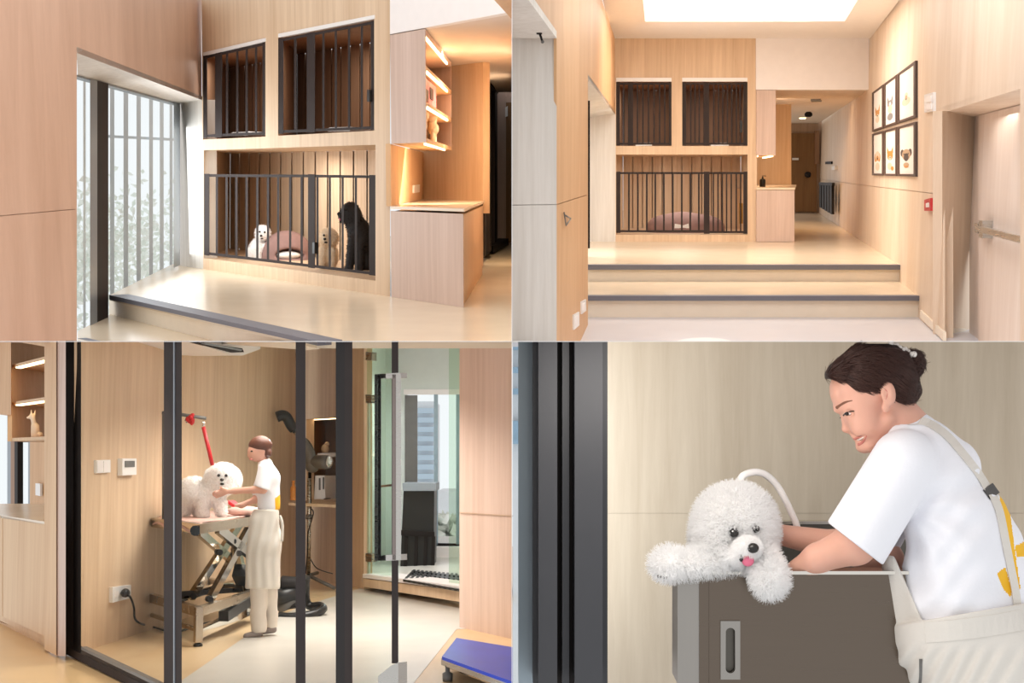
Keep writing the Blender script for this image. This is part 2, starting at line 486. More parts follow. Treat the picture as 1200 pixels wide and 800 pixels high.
def fur(name, vq, count, length, radius, mat, parent, room, Y0, curl=.5, droop=.25, keep=None, dirf=None):
    """strands rooted on a sculpted surface"""
    v, q = vq
    nrm = np.cross(v[q[:, 2]] - v[q[:, 0]], v[q[:, 3]] - v[q[:, 1]]); ar = np.linalg.norm(nrm, axis=1) + 1e-9
    nrm = nrm / ar[:, None]
    cen = v[q].mean(1)
    ctr = v.mean(0)
    if (np.einsum('ij,ij->i', nrm, cen - ctr).mean()) < 0: nrm = -nrm
    w = ar.copy()
    if keep is not None: w *= keep(cen)
    w /= w.sum()
    rng = np.random.default_rng(abs(hash(name)) % 1000 if False else len(name) * 31 + count)
    pick = rng.choice(len(q), count, p=w)
    uv = rng.random((count, 2))
    qa = v[q[pick]]
    root = (qa[:, 0] * (1 - uv[:, :1]) + qa[:, 1] * uv[:, :1]) * (1 - uv[:, 1:]) + (qa[:, 3] * (1 - uv[:, :1]) + qa[:, 2] * uv[:, :1]) * uv[:, 1:]
    d = nrm[pick] + rng.normal(0, .28, (count, 3)); d[:, 1] += droop
    if dirf is not None: d = dirf(cen[pick], nrm[pick], rng)
    d /= np.linalg.norm(d, axis=1)[:, None]
    L = length * (.6 + .6 * rng.random(count))
    K = 5
    side = np.cross(d, rng.normal(0, 1, (count, 3))); side /= np.linalg.norm(side, axis=1)[:, None] + 1e-9
    pts = np.empty((count, K, 3))
    for k in range(K):
        t = k / (K - 1)
        pts[:, k] = root + d * (L * t)[:, None] + side * (curl * L * .35 * math.sin(t * 4.2))[:, None] + np.array([0, droop * length * .6 * t * t, 0]) - d * .6
    w3 = room.pm(pts.reshape(-1, 3), Y0) - np.array(BASE[parent.name])
    hc = bpy.data.hair_curves.new(name)
    hc.add_curves([K] * count)
    hc.attributes['position'].data.foreach_set('vector', w3.astype(np.float32).ravel())
    ra = hc.attributes.get('radius') or hc.attributes.new('radius', 'FLOAT', 'POINT')
    s = Y0 / F
    ra.data.foreach_set('value', np.tile(np.linspace(1, .35, K) * radius * s, count).astype(np.float32))
    hc.materials.append(M[mat])
    o = bpy.data.objects.new(name, hc); COL.objects.link(o); o.parent = parent
    BASE[o.name] = BASE[parent.name]
    o['kind'] = 'stuff'
    return o

# ---------------------------------------------------------------- added dividers between the four rooms, keeping their light apart
def world_box(name, lo, hi, mat, label):
    bm = B(); lo = Vector(lo); hi = Vector(hi)
    prism(bm, [lo, Vector((hi.x, lo.y, lo.z)), Vector((hi.x, hi.y, lo.z)), Vector((lo.x, hi.y, lo.z))], Vector((0, 0, hi.z - lo.z)))
    o = struct(BRR, name, bm, mat, label); return o
world_box('wall_divider', (-.0006, 2.45, -13), (.0006, 50, 13), 'white', 'thin white upright wall parting the rooms side by side')
world_box('ceiling_divider', (-20, 2.45, -.0006), (20, 50, .0006), 'white', 'thin white deck parting upper rooms from lower rooms')

# ================================================================ upper left room: kennels seen from the window side
R = TLR
zU, zL = -1.2, -1.41
A0 = R.z(237, 315, zU); B0 = R.z(543, 360, zU)
PB = vplane(A0, B0); dB = (B0 - A0).normalized()
d2 = R.hd(484, 209); d3 = R.hd(635, 209)
C0 = R.on(236, 117, PB); PL = pdir(C0, d2)
W0 = R.on(211, 121, PB); PW = pdir(W0, d2)

def gate(room, name, label, pl, top, bot, posts, bars, bw=2.6, rail=3.2, mat='black_metal', latch=None, cat='gate', group=None, vec=None):
    """steel railing: top = ((x,y),(x,y)), bot the same; posts = [(x0,x1)], bars = [x]"""
    yt = lambda x: top[0][1] + (top[1][1] - top[0][1]) * (x - top[0][0]) / (top[1][0] - top[0][0])
    yb = lambda x: bot[0][1] + (bot[1][1] - bot[0][1]) * (x - bot[0][0]) / (bot[1][0] - bot[0][0])
    x0, x1 = top[0][0], top[1][0]
    t = thing(room, name, room.on((x0 + x1) / 2, yb((x0 + x1) / 2), pl), label, cat, group)
    for f in (yt, lambda x: yb(x) - rail):
        b = B(); pquad(b, room, off(pl, .004), [(x0, f(x0)), (x1, f(x1)), (x1, f(x1) + rail), (x0, f(x0) + rail)], .02, vec=vec); part('rail', b, mat, t)
    for a, c in posts:
        b = B(); pquad(b, room, pl, [(a, yt(a) - .5), (c, yt(c) - .5), (c, yb(c) + .8), (a, yb(a) + .8)], .03, vec=vec); part('post', b, mat, t)
    for x in bars:
        b = B(); pquad(b, room, off(pl, .008), [(x - bw / 2, yt(x) + 1), (x + bw / 2, yt(x) + 1), (x + bw / 2, yb(x) - 1), (x - bw / 2, yb(x) - 1)], .012, vec=vec); part('bar', b, mat, t)
    if latch:
        b = B(); pquad(b, room, off(pl, -.03), rect(*latch), .04); part('latch', b, 'black_plastic', t)
    return t

# --- floors and steps
b = B(); prism(b, Z(R, zU, [(128, 346), (219, 301), (600, 262), (600, 400.2), (371, 400.2)]), UP * -.05)
struct(R, 'floor', b, 'floor_cream', 'glossy cream floor of the raised landing below the kennels with three dogs')
PE = vplane(R.z(128, 346, zU), R.z(371, 400.2, zU))
b = B(); pquad(b, R, off(PE, -.02), [(128, 345.6), (372.5, 400), (372.5, 405), (128, 350.6)], .2)
struct(R, 'trim_1', b, 'nosing', 'slate grey nosing along the edge of the landing beside the tall window')
b = B(); pquad(b, R, off(PE, .05), [(128, 350), (360, 402), (360, 410), (250, 402), (128, 371)], .1)
struct(R, 'wall_riser', b, 'riser', 'cream step riser under the landing beside the tall window')
b = B(); prism(b, Z(R, zL, [(91, 388), (133, 366), (262, 400.3), (91, 400.3)]), UP * -.05)
struct(R, 'floor', b, 'floor_cream', 'cream lower step at the foot of the tall window')
b = B(); pquad(b, R, vplane(R.z(91, 396.6, zL), R.z(108, 400.4, zL)), [(91, 396.3), (108, 400.3), (108, 402), (91, 402)], .08)
struct(R, 'trim_2', b, 'nosing', 'short slate nosing on the lower step under the window')

# --- left wall in two panels round the window opening
b = B(); pquad(b, R, off(PL, .02), [(-1, -1), (236, -1), (236, 117), (90, 62), (90, 401), (-1, 401)], .16)
wl = struct(R, 'wall_left', b, 'wood_left', 'peach oak laminate wall around the tall window')
b = B(); pquad(b, R, PL, [(-1, -1), (236.3, -1), (236.3, 117), (90, 62), (90, 244.4), (-1, 252.6)], .02); part('panel', b, 'wood_left', wl)
b = B(); pquad(b, R, PL, [(-1, 253.4), (90, 245.2), (90, 401), (-1, 401)], .02); part('panel', b, 'wood_left', wl)
b = B()
prism(b, [R.on(90, 62, PL), R.on(237, 117.3, PL), R.on(211.4, 121.5, PW), R.on(91, 88, PW)], UP * .05)
struct(R, 'trim_3', b, 'wood_pale', 'pale soffit board over the tall window')
b = B(); pquad(b, R, PB, [(209, 120), (236.5, 116.5), (238.2, 315), (209, 311)], .2)
struct(R, 'trim_4', b, 'wood_pale', 'pale window reveal beside the kennels')

# --- the tall window
sy = lambda x: 88 + (x - 91) * 33.5 / 120.4
by = lambda x: (388 - (x - 91) * .47) if x < 128 else (346 - (x - 128) * .44)
win = thing(R, 'window_1', R.on(150, 340, PW), 'tall black framed window with fins outside beside the kennels', 'window', kind='structure')
for a, c, m, dd in ((105.5, 114, 'grey_metal', .12), (114, 120, 'dark_metal', .1), (120, 127, 'black_metal', .14), (203.5, 211, 'grey_metal', .1)):
    b = B(); pview(b, R, off(PW, -.02), [(a, sy(a)), (c, sy(c)), (c, by(c) + 1), (a, by(a) + 1)], dd); part('frame', b, m, win)
for a, c in ((90, 106), (126, 205)):
    b = B(); pquad(b, R, off(PW, .05), [(a, sy(a)), (c, sy(c)), (c, by(c) + 2), (a, by(a) + 2)], .012); part('pane', b, 'glass', win)
b = B(); pquad(b, R, off(PW, -.01), [(90, sy(90)), (211, sy(211)), (211, sy(211) + 2), (90, sy(90) + 2)], .1); part('frame', b, 'grey_metal', win)

# --- outside: fins, hedge
PF = off(PW, .9)
fs = thing(R, 'louvre_screen', R.on(160, 345, PF), 'row of silver upright fins outside the tall window', 'screen')
for x, w in ((99, 3), (131.5, 5), (147.5, 5.5), (162.5, 5), (177, 4.5), (189.5, 4.5), (200.5, 3.5)):
    b = B(); pview(b, R, PF, [(x - w / 2, 60), (x + w / 2, 60), (x + w / 2, 396), (x - w / 2, 396)], .03); part('slat', b, 'fin', fs)
b = B(); pquad(b, R, off(PF, .2), [(126, 158), (205, 162), (205, 165), (126, 161)], .06); part('rail', b, 'fin', fs)
M['leaf_pale'] = plain('pale_sunlit_leaf', 'EEF6EB', .8, noise=.15, nscale=3)  # leaf colour bleached to stand for outdoor glare
PH = off(PW, 3.0)
b = B(); rng = random.Random(3)
for k in range(3000):
    x = rng.uniform(60, 260); y = rng.triangular(190, 396, 300)
    if rng.random() > (y - 180) / 90: continue
    c = R.on(x, y, off(PH, rng.uniform(0, 1.6)))
    u = Vector((rng.gauss(0, 1), rng.gauss(0, 1), rng.gauss(0, 1))).normalized() * rng.uniform(.07, .15); w = u.cross(Vector((rng.gauss(0, 1), rng.gauss(0, 1), rng.gauss(0, 1)))).normalized() * .06
    b.faces.new([b.verts.new(c - u), b.verts.new(c + w), b.verts.new(c + u), b.verts.new(c - w)])
solid(R, 'hedge_foliage', b, 'leaf_pale', 'pale sunlit hedge foliage beyond the window fins', 'hedge', kind='stuff')

# --- kennel wall with its three openings
UL = [(238, 62), (311, 45), (311, 160), (238, 163.5)]
UR = [(326, 40), (438.5, 18), (438.5, 153), (326, 159)]
LO = [(239, 176), (440, 169.5), (440, 329), (239, 302.5)]
def kennel_wall(room, pl, outer, holes, mat, label, D, lines, mats, back_planks):
    Dn = D.normalized()
    b = B(); pquad(b, room, pl, outer, .12, holes, vec=Dn)
    w = struct(room, 'wall_back', b, mat, label)
    for h, m, npl in zip(holes, mats, back_planks):
        q = [p + Dn * .1 for p in P(room, pl, h)]; bk = [p + D for p in q]
        ctr = (q[0] + q[1]) / 2; n_ = (q[1] - q[0]).length
        area_light(room, 'kennel_lamp', ctr + Dn * 1.1 - UP * .08, ctr + Dn * 1.2 - UP * 2, .6, (14 if m == 'wood_dark' else 20), SOFT, .6)
        b = B()
        for i, j in ((0, 1), (1, 2), (2, 3), (3, 0)):
            b.faces.new([b.verts.new(p) for p in (q[i], q[j], bk[j], bk[i])])
        b.faces.new([b.verts.new(p + D * .05) for p in bk])
        ln = part('niche_lining', b, m, w)
        for k in range(npl):
            t0, t1 = k / npl + .004, (k + 1) / npl - .004
            tl, tr, br, bl = bk[0].lerp(bk[1], t0), bk[0].lerp(bk[1], t1), bk[3].lerp(bk[2], t1), bk[3].lerp(bk[2], t0)
            b = B(); prism(b, [tl, tr, br, bl], -D.normalized() * .04); part('plank', b, m, ln)
    return w
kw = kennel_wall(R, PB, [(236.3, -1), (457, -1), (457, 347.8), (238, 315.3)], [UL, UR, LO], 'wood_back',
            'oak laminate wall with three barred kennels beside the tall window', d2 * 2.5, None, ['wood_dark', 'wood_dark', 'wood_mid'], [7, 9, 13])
for q, hgt in ((UL, 3.5), (UR, 4)):
    b = B(); pquad(b, R, off(PB, -.01), [(q[0][0], q[0][1] - .5), (q[1][0], q[1][1] - .5), (q[1][0], q[1][1] + hgt), (q[0][0], q[0][1] + hgt)], .06)
    part('light_profile', b, 'white_plastic', kw, 'slim white light profile over an upper kennel')
PG0 = off(PB, .004)
gate(R, 'kennel_gate', 'charcoal barred gate of the small upper kennel beside the tall window', PG0, ((238, 66), (311, 49.5)), ((238, 161), (311, 157.5)),
     [(237.5, 242.5), (252, 260), (307.5, 311)], [266, 278, 289, 300], latch=None, group='kennel gates by the window', vec=d2)
gate(R, 'kennel_gate', 'charcoal barred gate of the wide upper kennel beside the lit shelves', PG0, ((326, 46), (438.5, 24.5)), ((326, 156), (438.5, 151)),
     [(326, 332), (359.5, 369), (434.5, 438.5)], [346, 379, 393.5, 409, 424], latch=(430, 105, 433, 119), group='kennel gates by the window', vec=d2)
gate(R, 'kennel_railing', 'charcoal fixed railing in front of the small white dog', PG0, ((239, 204), (362, 204.5)), ((239, 298), (362, 312.8)),
     [(238.5, 245)], [254, 265.5, 277, 289, 301.5, 314, 326, 340, 353.5], cat='railing', vec=d2)
gate(R, 'kennel_gate', 'charcoal barred door in front of the black dog', PG0, ((361, 204.5), (440, 205.5)), ((361, 312.6), (440, 322.3)),
     [(361, 369), (432.5, 440)], [372, 386.5, 401.5, 417], latch=(366, 284, 368.5, 297), group='kennel gates by the window', vec=d2)
# folded white towels lying in the upper kennels
for x0, x1, y, lb in ((270, 292, 158, 'folded white towel in the small upper kennel beside the window'), (383, 411, 152.6, 'folded white towel in the wide upper kennel beside the shelves')):
    b = B(); pl = off(PB, .25)
    pquad(b, R, pl, [(x0, y - 1), (x0 + 3, y - 3.4), (x1 - 2, y - 4), (x1, y - 2), (x1 - 1, y + .8), (x0 + 1, y + 1.5)], .3)
    solid(R, 'towel', b, 'white_plastic', lb, 'towel', 'kennel towels')

# --- white bulkhead, corridor ceiling
b = B(); pquad(b, R, off(PB, -.02), [(457, -1), (601, -1), (601, 13.5), (457, 40)], .1)
struct(R, 'wall_bulkhead', b, 'white', 'white bulkhead above the oak wall cabinet')
zc = R.on(500, 32, PB).z
b = B(); prism(b, Z(R, zc, [(457, 40), (601, 13.5), (601, 108), (500, 108)]), UP * .05)
struct(R, 'ceiling', b, 'ceil_warm', 'low corridor ceiling beside the lit shelves')

# --- wall cabinet with lit side shelves
Oc = R.on(499, 100, PB); Lm = -dB
Dc = 3.75
z_t, z_b = R.on(499, 33.3, PB).z - .004, R.on(499, 166.7, PB).z
zs = [R.on(499, y, PB).z for y in (43, 83, 125)]
wc = thing(R, 'wall_cabinet', Vector((Oc.x, Oc.y, z_b)), 'oak wall cabinet with lit open side shelves', 'cabinet')
wcab = (R.on(499, 100, PB) - R.on(458, 100, PB)); wcab.z = 0; wu = wcab.length
def cb(name, u0, u1, v0, v1, z0, z1, m, par=wc):
    bb = B(); skew(bb, Oc, Lm, d3, u0, u1, v0, v1, z0, z1); return part(name, bb, m, par)
cb('front_panel', 0, wu, -.02, .04, z_b, z_t, 'wood_pink')
cb('back_panel', 0, wu, Dc - .05, Dc, z_b, z_t, 'wood_pink')
cb('inner_panel', .55, .6, .04, Dc - .05, z_b, z_t, 'wood_shelf')
cb('top_panel', 0, wu, .04, Dc - .05, z_t - .06, z_t, 'wood_pink')
cb('bottom_panel', 0, wu, .04, Dc - .05, z_b, z_b + .04, 'wood_shelf')
for zz in zs[1:]:
    sh = cb('shelf', 0, .55, .04, Dc - .05, zz, zz + .05, 'wood_shelf')
for zz in zs:
    cb('led_strip', -.004, .03, .1, Dc * .82, zz - .012, zz + .012, 'led')
cb('led_strip', .05, .08, .2, Dc * .8, z_b - .02, z_b, 'led')
area_light(R, 'niche_lamp', Vector((Oc.x, Oc.y, 0)) + Lm * (wu * .5) + d3 * 2.0 + UP * (z_b - .04), Vector((Oc.x, Oc.y, 0)) + Lm * (wu * .5) + d3 * 2.6 + UP * -.5, .6, 30, WARM, 2.4)
area_light(R, 'shelf_lamp', Vector((Oc.x, Oc.y, 0)) + Lm * .2 + d3 * 1.8 + UP * (zs[0] - .03), Vector((Oc.x, Oc.y, 0)) + Lm * .3 + d3 * 1.9 + UP * -.5, .2, 1.5, WARM, 2.4)
# pink box and animal figurines
def at_shelf(u, v, z): return Vector((Oc.x, Oc.y, 0)) + Lm * u + d3 * v + UP * z
M['pink'] = plain('pink_card', 'E6929A', .5, noise=.25, nscale=9)
b = B(); skew(b, at_shelf(0, 0, 0), Lm, d3, .12, .42, .5, 2.1, zs[2] + .06, zs[2] + .33)
bx = solid(R, 'gift_box', b, 'pink', 'pink printed box on the middle lit shelf', 'box')
for k, (v0, w_, hh) in enumerate(((.5, .7, .12), (1.1, .5, .06))):
    b = B(); skew(b, at_shelf(0, 0, 0), Lm, d3, .105, .118, .6 + k * .6, 1.0 + k * .6, zs[2] + .1 + k * .05, zs[2] + .22 + k * .05); part('print', b, 'frame_brown', bx)
def figurine(v, s, label, flip=1):
    o = at_shelf(.2, v, z_b + .05)
    b = B()
    ball(b, o + UP * .13 * s, (.05 * s, .15 * s, .06 * s)); ball(b, o + d3 * .17 * s * flip + UP * .24 * s, .055 * s)
    for dv in (-.1, -.05, .08, .12): tube(b, [o + d3 * dv * s, o + d3 * dv * s + UP * .12 * s], .022 * s, 6)
    tube(b, [o + d3 * .12 * s * flip + UP * .14 * s, o + d3 * .17 * s * flip + UP * .24 * s], .035 * s, 6)
    tube(b, [o - d3 * .13 * s * flip + UP * .15 * s, o - d3 * .2 * s * flip + UP * .27 * s], .02 * s, 6)
    for e in (-.02, .02): tube(b, [o + d3 * .17 * s * flip + UP * .28 * s + Lm * e, o + d3 * .18 * s * flip + UP * .33 * s + Lm * e * 1.5], .014 * s, 5, .004)
    solid(R, 'dog_figurine', b, M['coat_cream'], label, 'figurine', 'shelf figurines')
figurine(.75, 1.05, 'cream dog figurine at the front of the lowest lit shelf'); figurine(2.2, 1.25, 'cream dog figurine further back on the lowest lit shelf', -1)

# --- counter with its niche
Dk = 4.45
Ok = R.on(543, 300, PB); zt = R.on(543, 244.5, PB).z; zt2 = R.on(543, 248, PB).z
ku = (R.on(543, 300, PB) - R.on(458.5, 300, PB)); ku.z = 0; kL = ku.length
kc = thing(R, 'base_cabinet', Vector((Ok.x, Ok.y, zU)), 'oak base cabinet standing beside the black dog kennel', 'cabinet')
def kb(name, u0, u1, v0, v1, z0, z1, m, par=kc):
    bb = B(); skew(bb, Ok, Lm, d3, u0, u1, v0, v1, z0, z1); return part(name, bb, m, par)
kb('front_panel', 0, kL, -.015, .03, zU + .001, zt2 - .02, 'wood_pink')
kb('body', .03, kL, .03, Dk, zU + .06, zt2 - .03, 'wood_shelf')
kb('side_door', 0, .03, .06, Dk * .98, zU + .12, zt2 - .03, 'wood_shelf')
kb('plinth', .03, kL - .03, .1, Dk, zU + .001, zU + .06, 'wood_shelf')
b = B(); skew(b, Ok, Lm, d3, -.02, kL, -.02, Dk, zt2, zt)
solid(R, 'worktop', b, M['floor_cream'], 'cream stone worktop on the oak base cabinet', 'worktop')
K0 = Ok + d3 * Dk; PN = (K0.copy(), PB[1].copy())
b = B(); pquad(b, R, PN, [(480, 74), (566, 64.6), (566, 250), (480, 240)], .1)
struct(R, 'wall_niche', b, 'wood_shelf', 'amber oak wall behind the counter niche')
nl0 = R.on(458, 200, PB); nl1 = R.on(496, 200, PN); PNl = vplane(nl0, nl1)
b = B(); prism(b, [Vector((p.x, p.y, z)) for p, z in ((nl0, zt), (nl1, zt), (nl1, z_b), (nl0, z_b))], PNl[1] * .05)
struct(R, 'wall_niche', b, 'wood_shelf', 'amber oak side of the counter niche with a socket')
b = B(); pquad(b, R, off(PNl, -.02), [(485.4, 217), (492, 216), (492, 225), (485.4, 226.2)], .02)
solid(R, 'wall_socket', b, 'white_plastic', 'white wall socket in the counter niche', 'socket')
def pump_bottle(room, c, r, h, label, mat='black_plastic', grp=None):
    t = thing(room, 'pump_bottle', c, label, 'bottle', grp)
    b = B(); lathe(b, c, [(r * .95, 0), (r, .02 * h), (r, .6 * h), (r * .75, .68 * h), (r * .3, .72 * h), (r * .3, .8 * h)], 14); part('bottle_body', b, mat, t)
    b = B(); lathe(b, c, [(r * .34, .78 * h), (r * .34, .86 * h), (r * .12, .87 * h), (r * .12, .95 * h), (r * .3, .96 * h), (r * .3, h)], 10)
    tube(b, [c + UP * .975 * h, c + UP * .975 * h + Vector((r * .9, 0, 0)), c + UP * .93 * h + Vector((r * 1.1, 0, 0))], r * .13, 6); part('pump', b, mat, t)
    return t
pump_bottle(R, R.z(498.5, 231, zt) , .036, .19, 'black pump bottle nearest the socket on the cream worktop', grp='pump bottles')
pump_bottle(R, R.z(503.5, 232, zt), .04, .205, 'black pump bottle standing away from the socket on the cream worktop', grp='pump bottles')

# --- corridor beyond: black sliding gate, far wall, far door
G0 = R.z(566.8, 303, zU); PGt = pdir(G0, d3)
sg = thing(R, 'sliding_gate', R.on(575, 295, PGt), 'tall black steel gate in the corridor beside the amber wall', 'gate')
b = B(); pquad(b, R, off(PGt, -.05), [(567, 84), (583, 103), (583, 289.5), (567, 302)], .06); part('gate_leaf', b, 'dark_metal', sg)
for x in (568, 574, 580):
    t = (x - 567) / 16
    b = B(); pquad(b, R, off(PGt, -.1), [(x, 86 + 19 * t), (x + 2, 88 + 19 * t), (x + 2, 299 - 12 * t), (x, 300.5 - 12 * t)], .06); part('stile', b, 'black_metal', sg)
b = B(); pquad(b, R, off(PGt, -.12), [(567, 88), (584, 107), (584, 109.5), (567, 91)], .06); part('rail', b, 'black_metal', sg)
b = B(); prism(b, Z(R, zU + .02, [(570, 296), (584, 287), (596, 287), (578, 297)]), UP * .12); part('floor_guide', b, 'dark_metal', sg)
b = B(); pquad(b, R, off(PGt, .02), [(566, 60), (584, 96), (584, 292), (566, 306)], .05)
struct(R, 'wall_corridor', b, 'wood_shelf', 'amber oak corridor wall behind the black steel gate')
PQ = (Vector((0, 25.5, 0)), Vector((0, 1, 0)))
b = B(); pquad(b, R, PQ, [(575, 70), (601, 70), (601, 300), (575, 300)], .1)
struct(R, 'wall_corridor', b, 'wood_pink', 'pale wall at the end of the corridor beyond the black gate')
dr = thing(R, 'door_1', R.on(596, 285, PQ), 'brown door at the end of the corridor beyond the black gate', 'door', kind='structure')
b = B(); pquad(b, R, off(PQ, -.06), [(590.5, 113), (601, 113), (601, 285), (590.5, 285)], .05); part('frame', b, 'wood_pink', dr)
b = B(); pquad(b, R, off(PQ, -.09), [(593, 120), (601, 120), (601, 284), (593, 284)], .05); part('leaf', b, 'wood_door_dark', dr)
b = B(); pquad(b, R, off(PQ, -.16), [(592, 126), (595, 124), (595, 136), (592, 137)], .05); part('closer', b, 'white_plastic', dr)

# --- dogs and bed in the lower kennel
zk = R.on(300, 309.9, PB).z
def figY(room, px, py, z): return room.depth(room.z(px, py, z))
def dome_bed(room, Y0, parts_mat, label, f, lo, hi, h, extra=None):
    t = thing(room, 'pet_bed', Vector(room.pm(np.array([[(lo[0] + hi[0]) / 2, hi[1] - 4, 0]]), Y0)[0]), label, 'pet bed')
    flesh('bed_cushion', f, lo, hi, h, parts_mat, t, room, Y0)
    return t
Yb = R.depth(R.on(345, 300, off(PB, .9)))
bed = dome_bed(R, Yb, 'mauve', 'mauve round pet bed between the white and cream dogs', uni(5, sub(3, el((336, 300, 6), (31, 30, 26)), el((340, 300, -14), (17, 9, 16))), el((338, 306, 0), (28, 5, 20))), (300, 262, -32), (372, 314, 40), 1.2)
b = B(); c = Vector(R.pm(np.array([[338, 299, -10]]), Yb)[0]); ball(b, c, (.17, .1, .055)); part('pillow', b, 'white_plastic', bed)

def small_dog(room, Y0, name, label, core, lo, hi, h, coat, furm, eyes, nose, mouth, n, ln, base, rad=.3, tongue=None, extra=None):
    t = thing(room, name, Vector(room.pm(np.array([base], float), Y0)[0]), label, 'dog')
    body, vq = flesh('body', core, lo, hi, h, coat, t, room, Y0)
    if n: fur('fur_coat', vq, n, ln, rad, furm, t, room, Y0, keep=extra)
    s = Y0 / F
    for e in eyes:
        b = B(); ball(b, room.pm(np.array([e[:3]]), Y0)[0], e[3] * s, 10, 7); part('eye', b, 'nose', t)
    b = B(); ball(b, room.pm(np.array([nose[:3]]), Y0)[0], (nose[3] * s, nose[3] * s * .9, nose[3] * s * .8), 12, 8); part('nose', b, 'nose', t)
    if mouth:
        b = B(); ball(b, room.pm(np.array([mouth[:3]]), Y0)[0], (mouth[3] * s, mouth[3] * s * .5, mouth[3] * s * .5), 10, 7); part('mouth', b, 'nose', t)
    if tongue:
        b = B(); ball(b, room.pm(np.array([tongue[:3]]), Y0)[0], (tongue[3] * s, tongue[3] * s * .5, tongue[3] * s * 1.2), 10, 7); part('tongue', b, 'tongue', t)
    return t
Yd = R.depth(R.on(305, 305, off(PB, .55)))
small_dog(R, Yd, 'dog', 'small fluffy white dog sitting beside the mauve pet bed', uni(3, el((308, 273, -2), (8.5, 9, 8.5)), el((306, 277, -8), (4, 3.2, 4)), el((302, 292, 2), (9, 13, 9)), rc((304, 288, -5), (303, 303, -6), 3.5, 3), rc((311, 288, -5), (311, 303, -6), 3.4, 3), el((295, 296, 4), (5, 8, 5))),
          (284, 258, -20), (324, 310, 20), .9, 'coat_white', 'fur_white', [(304.3, 271.5, -12.0, 1.25), (310.2, 272, -12.4, 1.25)], (306, 276.2, -14.4, 1.7), (307, 279.4, -13.2, 1.7), 2600, 2.6, (305, 306, 0))
Yc = R.depth(R.on(388, 310, off(PB, .5)))
small_dog(R, Yc, 'dog', 'small curly cream dog sitting in front of the black dog', uni(3, el((385, 279, -2), (11, 11.5, 10)), el((381, 281, -9), (4.5, 4, 4.5)), el((384, 300, 2), (12, 15, 10)), rc((378, 294, -6), (377, 313, -7), 4.2, 3.6), rc((389, 294, -6), (389, 313, -7), 4.2, 3.6)),
          (365, 260, -22), (405, 322, 20), .9, 'coat_cream', 'fur_cream', [(379.6, 275.5, -13.4, 1.4), (386.8, 276, -14.0, 1.4)], (380.6, 280, -16.2, 1.9), (382, 284, -14.8, 2.1), 2600, 2.8, (384, 318, 0))
Yk = R.depth(R.on(415, 318, off(PB, .6)))
small_dog(R, Yk, 'dog', 'large black dog sitting with its mouth open behind the kennel door', uni(4, el((411, 250, 0), (11.5, 13.5, 10)), rc((406, 249, -2), (399.5, 252, -4), 6, 4), rc((406, 256, -2), (400, 258.5, -3), 3.5, 2.5), el((420, 252, -7), (3.5, 9, 3), -10), rc((415, 258, 2), (422, 280, 4), 11, 13), el((424, 285, 6), (13, 28, 12)), rc((413, 280, -6), (409, 316, -8), 5.5, 4.5), rc((422, 285, -6), (421, 317, -9), 5.5, 4.5), el((428, 308, 4), (9, 11, 10)), rc((407, 317, -9), (404, 317.5, -11), 3.5, 3)),
          (388, 230, -24), (446, 326, 26), .9, 'coat_black', 'fur_black', [(405.5, 246, -8.5, 1.2)], (396.8, 250.5, -5.5, 2), None, 1800, 2.2, (416, 321, 0), tongue=(399, 256.5, -5, 2))
b = B(); ring = [R.pm(np.array([[417 + 12 * math.cos(a), 266 + 3 * math.sin(a), 3 + 12 * math.sin(a)]]), Yk)[0] for a in np.linspace(0, 2 * math.pi, 17)]

# ================================================================ upper right room: the landing, corridor and portrait wall
R = TRR
zU, z1, z0 = -1.2, -1.407, -1.65
yB = R.z(800, 283, zU).y
YP = lambda y: (Vector((0, y, 0)), Vector((0, 1, 0)))
PBk = YP(yB)
PR = vplane(R.z(1055, 311, zU), R.z(1077, 347, z1))
dR = R.hd(886, 201); dL = R.hd(772, 201)
cl = R.on(721, 200, PBk); PLf = pdir(cl, dL)

# --- floors and steps
b = B(); prism(b, Z(R, zU, [(688, 311), (1055, 311), (955, 246.5), (688, 246.5)]), UP * -.05)
struct(R, 'floor', b, 'floor_cream', 'glossy cream landing at the top of the two wide steps')
b = B(); prism(b, Z(R, z1, [(688, 347), (1077, 347), (1055, 329.5), (688, 329.5)]), UP * -.05)
struct(R, 'floor', b, 'floor_cream', 'cream middle step of the wide stairs')
b = B(); prism(b, Z(R, z0, [(600.4, 400.3), (1200, 400.3), (1140, 371), (688, 371), (640, 385)]), UP * -.05)
struct(R, 'floor', b, 'floor_grey', 'cool grey lower floor at the foot of the wide steps')
for ya, yc, xe, zz, nm, lb in ((310.4, 316, 1055.6, zU, 'upper', 'slate nosing along the upper wide step'), (346.6, 352.4, 1077.6, z1, 'lower', 'slate nosing along the lower wide step')):
    pl = YP(R.z(900, ya + .5, zz).y - .02)
    b = B(); pquad(b, R, pl, rect(688, ya, xe, yc), .15); struct(R, 'trim_5' if nm == 'upper' else 'trim_6', b, 'nosing', lb)
    pl = off(pl, .06)
    b = B(); pquad(b, R, pl, rect(688, yc - .5, xe, 331.5 if nm == 'upper' else 374), .1); struct(R, 'wall_riser', b, 'riser', 'cream riser of the %s wide step' % nm)

# --- ceiling with its light cove
zc = (R.on(800, 45, PBk)).z
hole = [(756, 25), (990, 25), (1016, -18), (752, -18)]
b = B(); prism(b, Z(R, zc, [(718, 45), (1020, 45), (1078, -32), (698, -32)]), UP * .3, [Z(R, zc, hole)])
struct(R, 'ceiling', b, 'ceil', 'white ceiling with a glowing rectangular light cove')
M['cove'] = glow('cove_light', 'FFF8EE', 2.2)
q = Z(R, zc, hole)
b = B(); prism(b, [p + UP * .28 + (p - sum(q, Vector()) / 4) * .04 for p in q], UP * .05)
solid(R, 'ceiling_light', b, 'cove', 'glowing recessed light panel in the white ceiling', 'light')

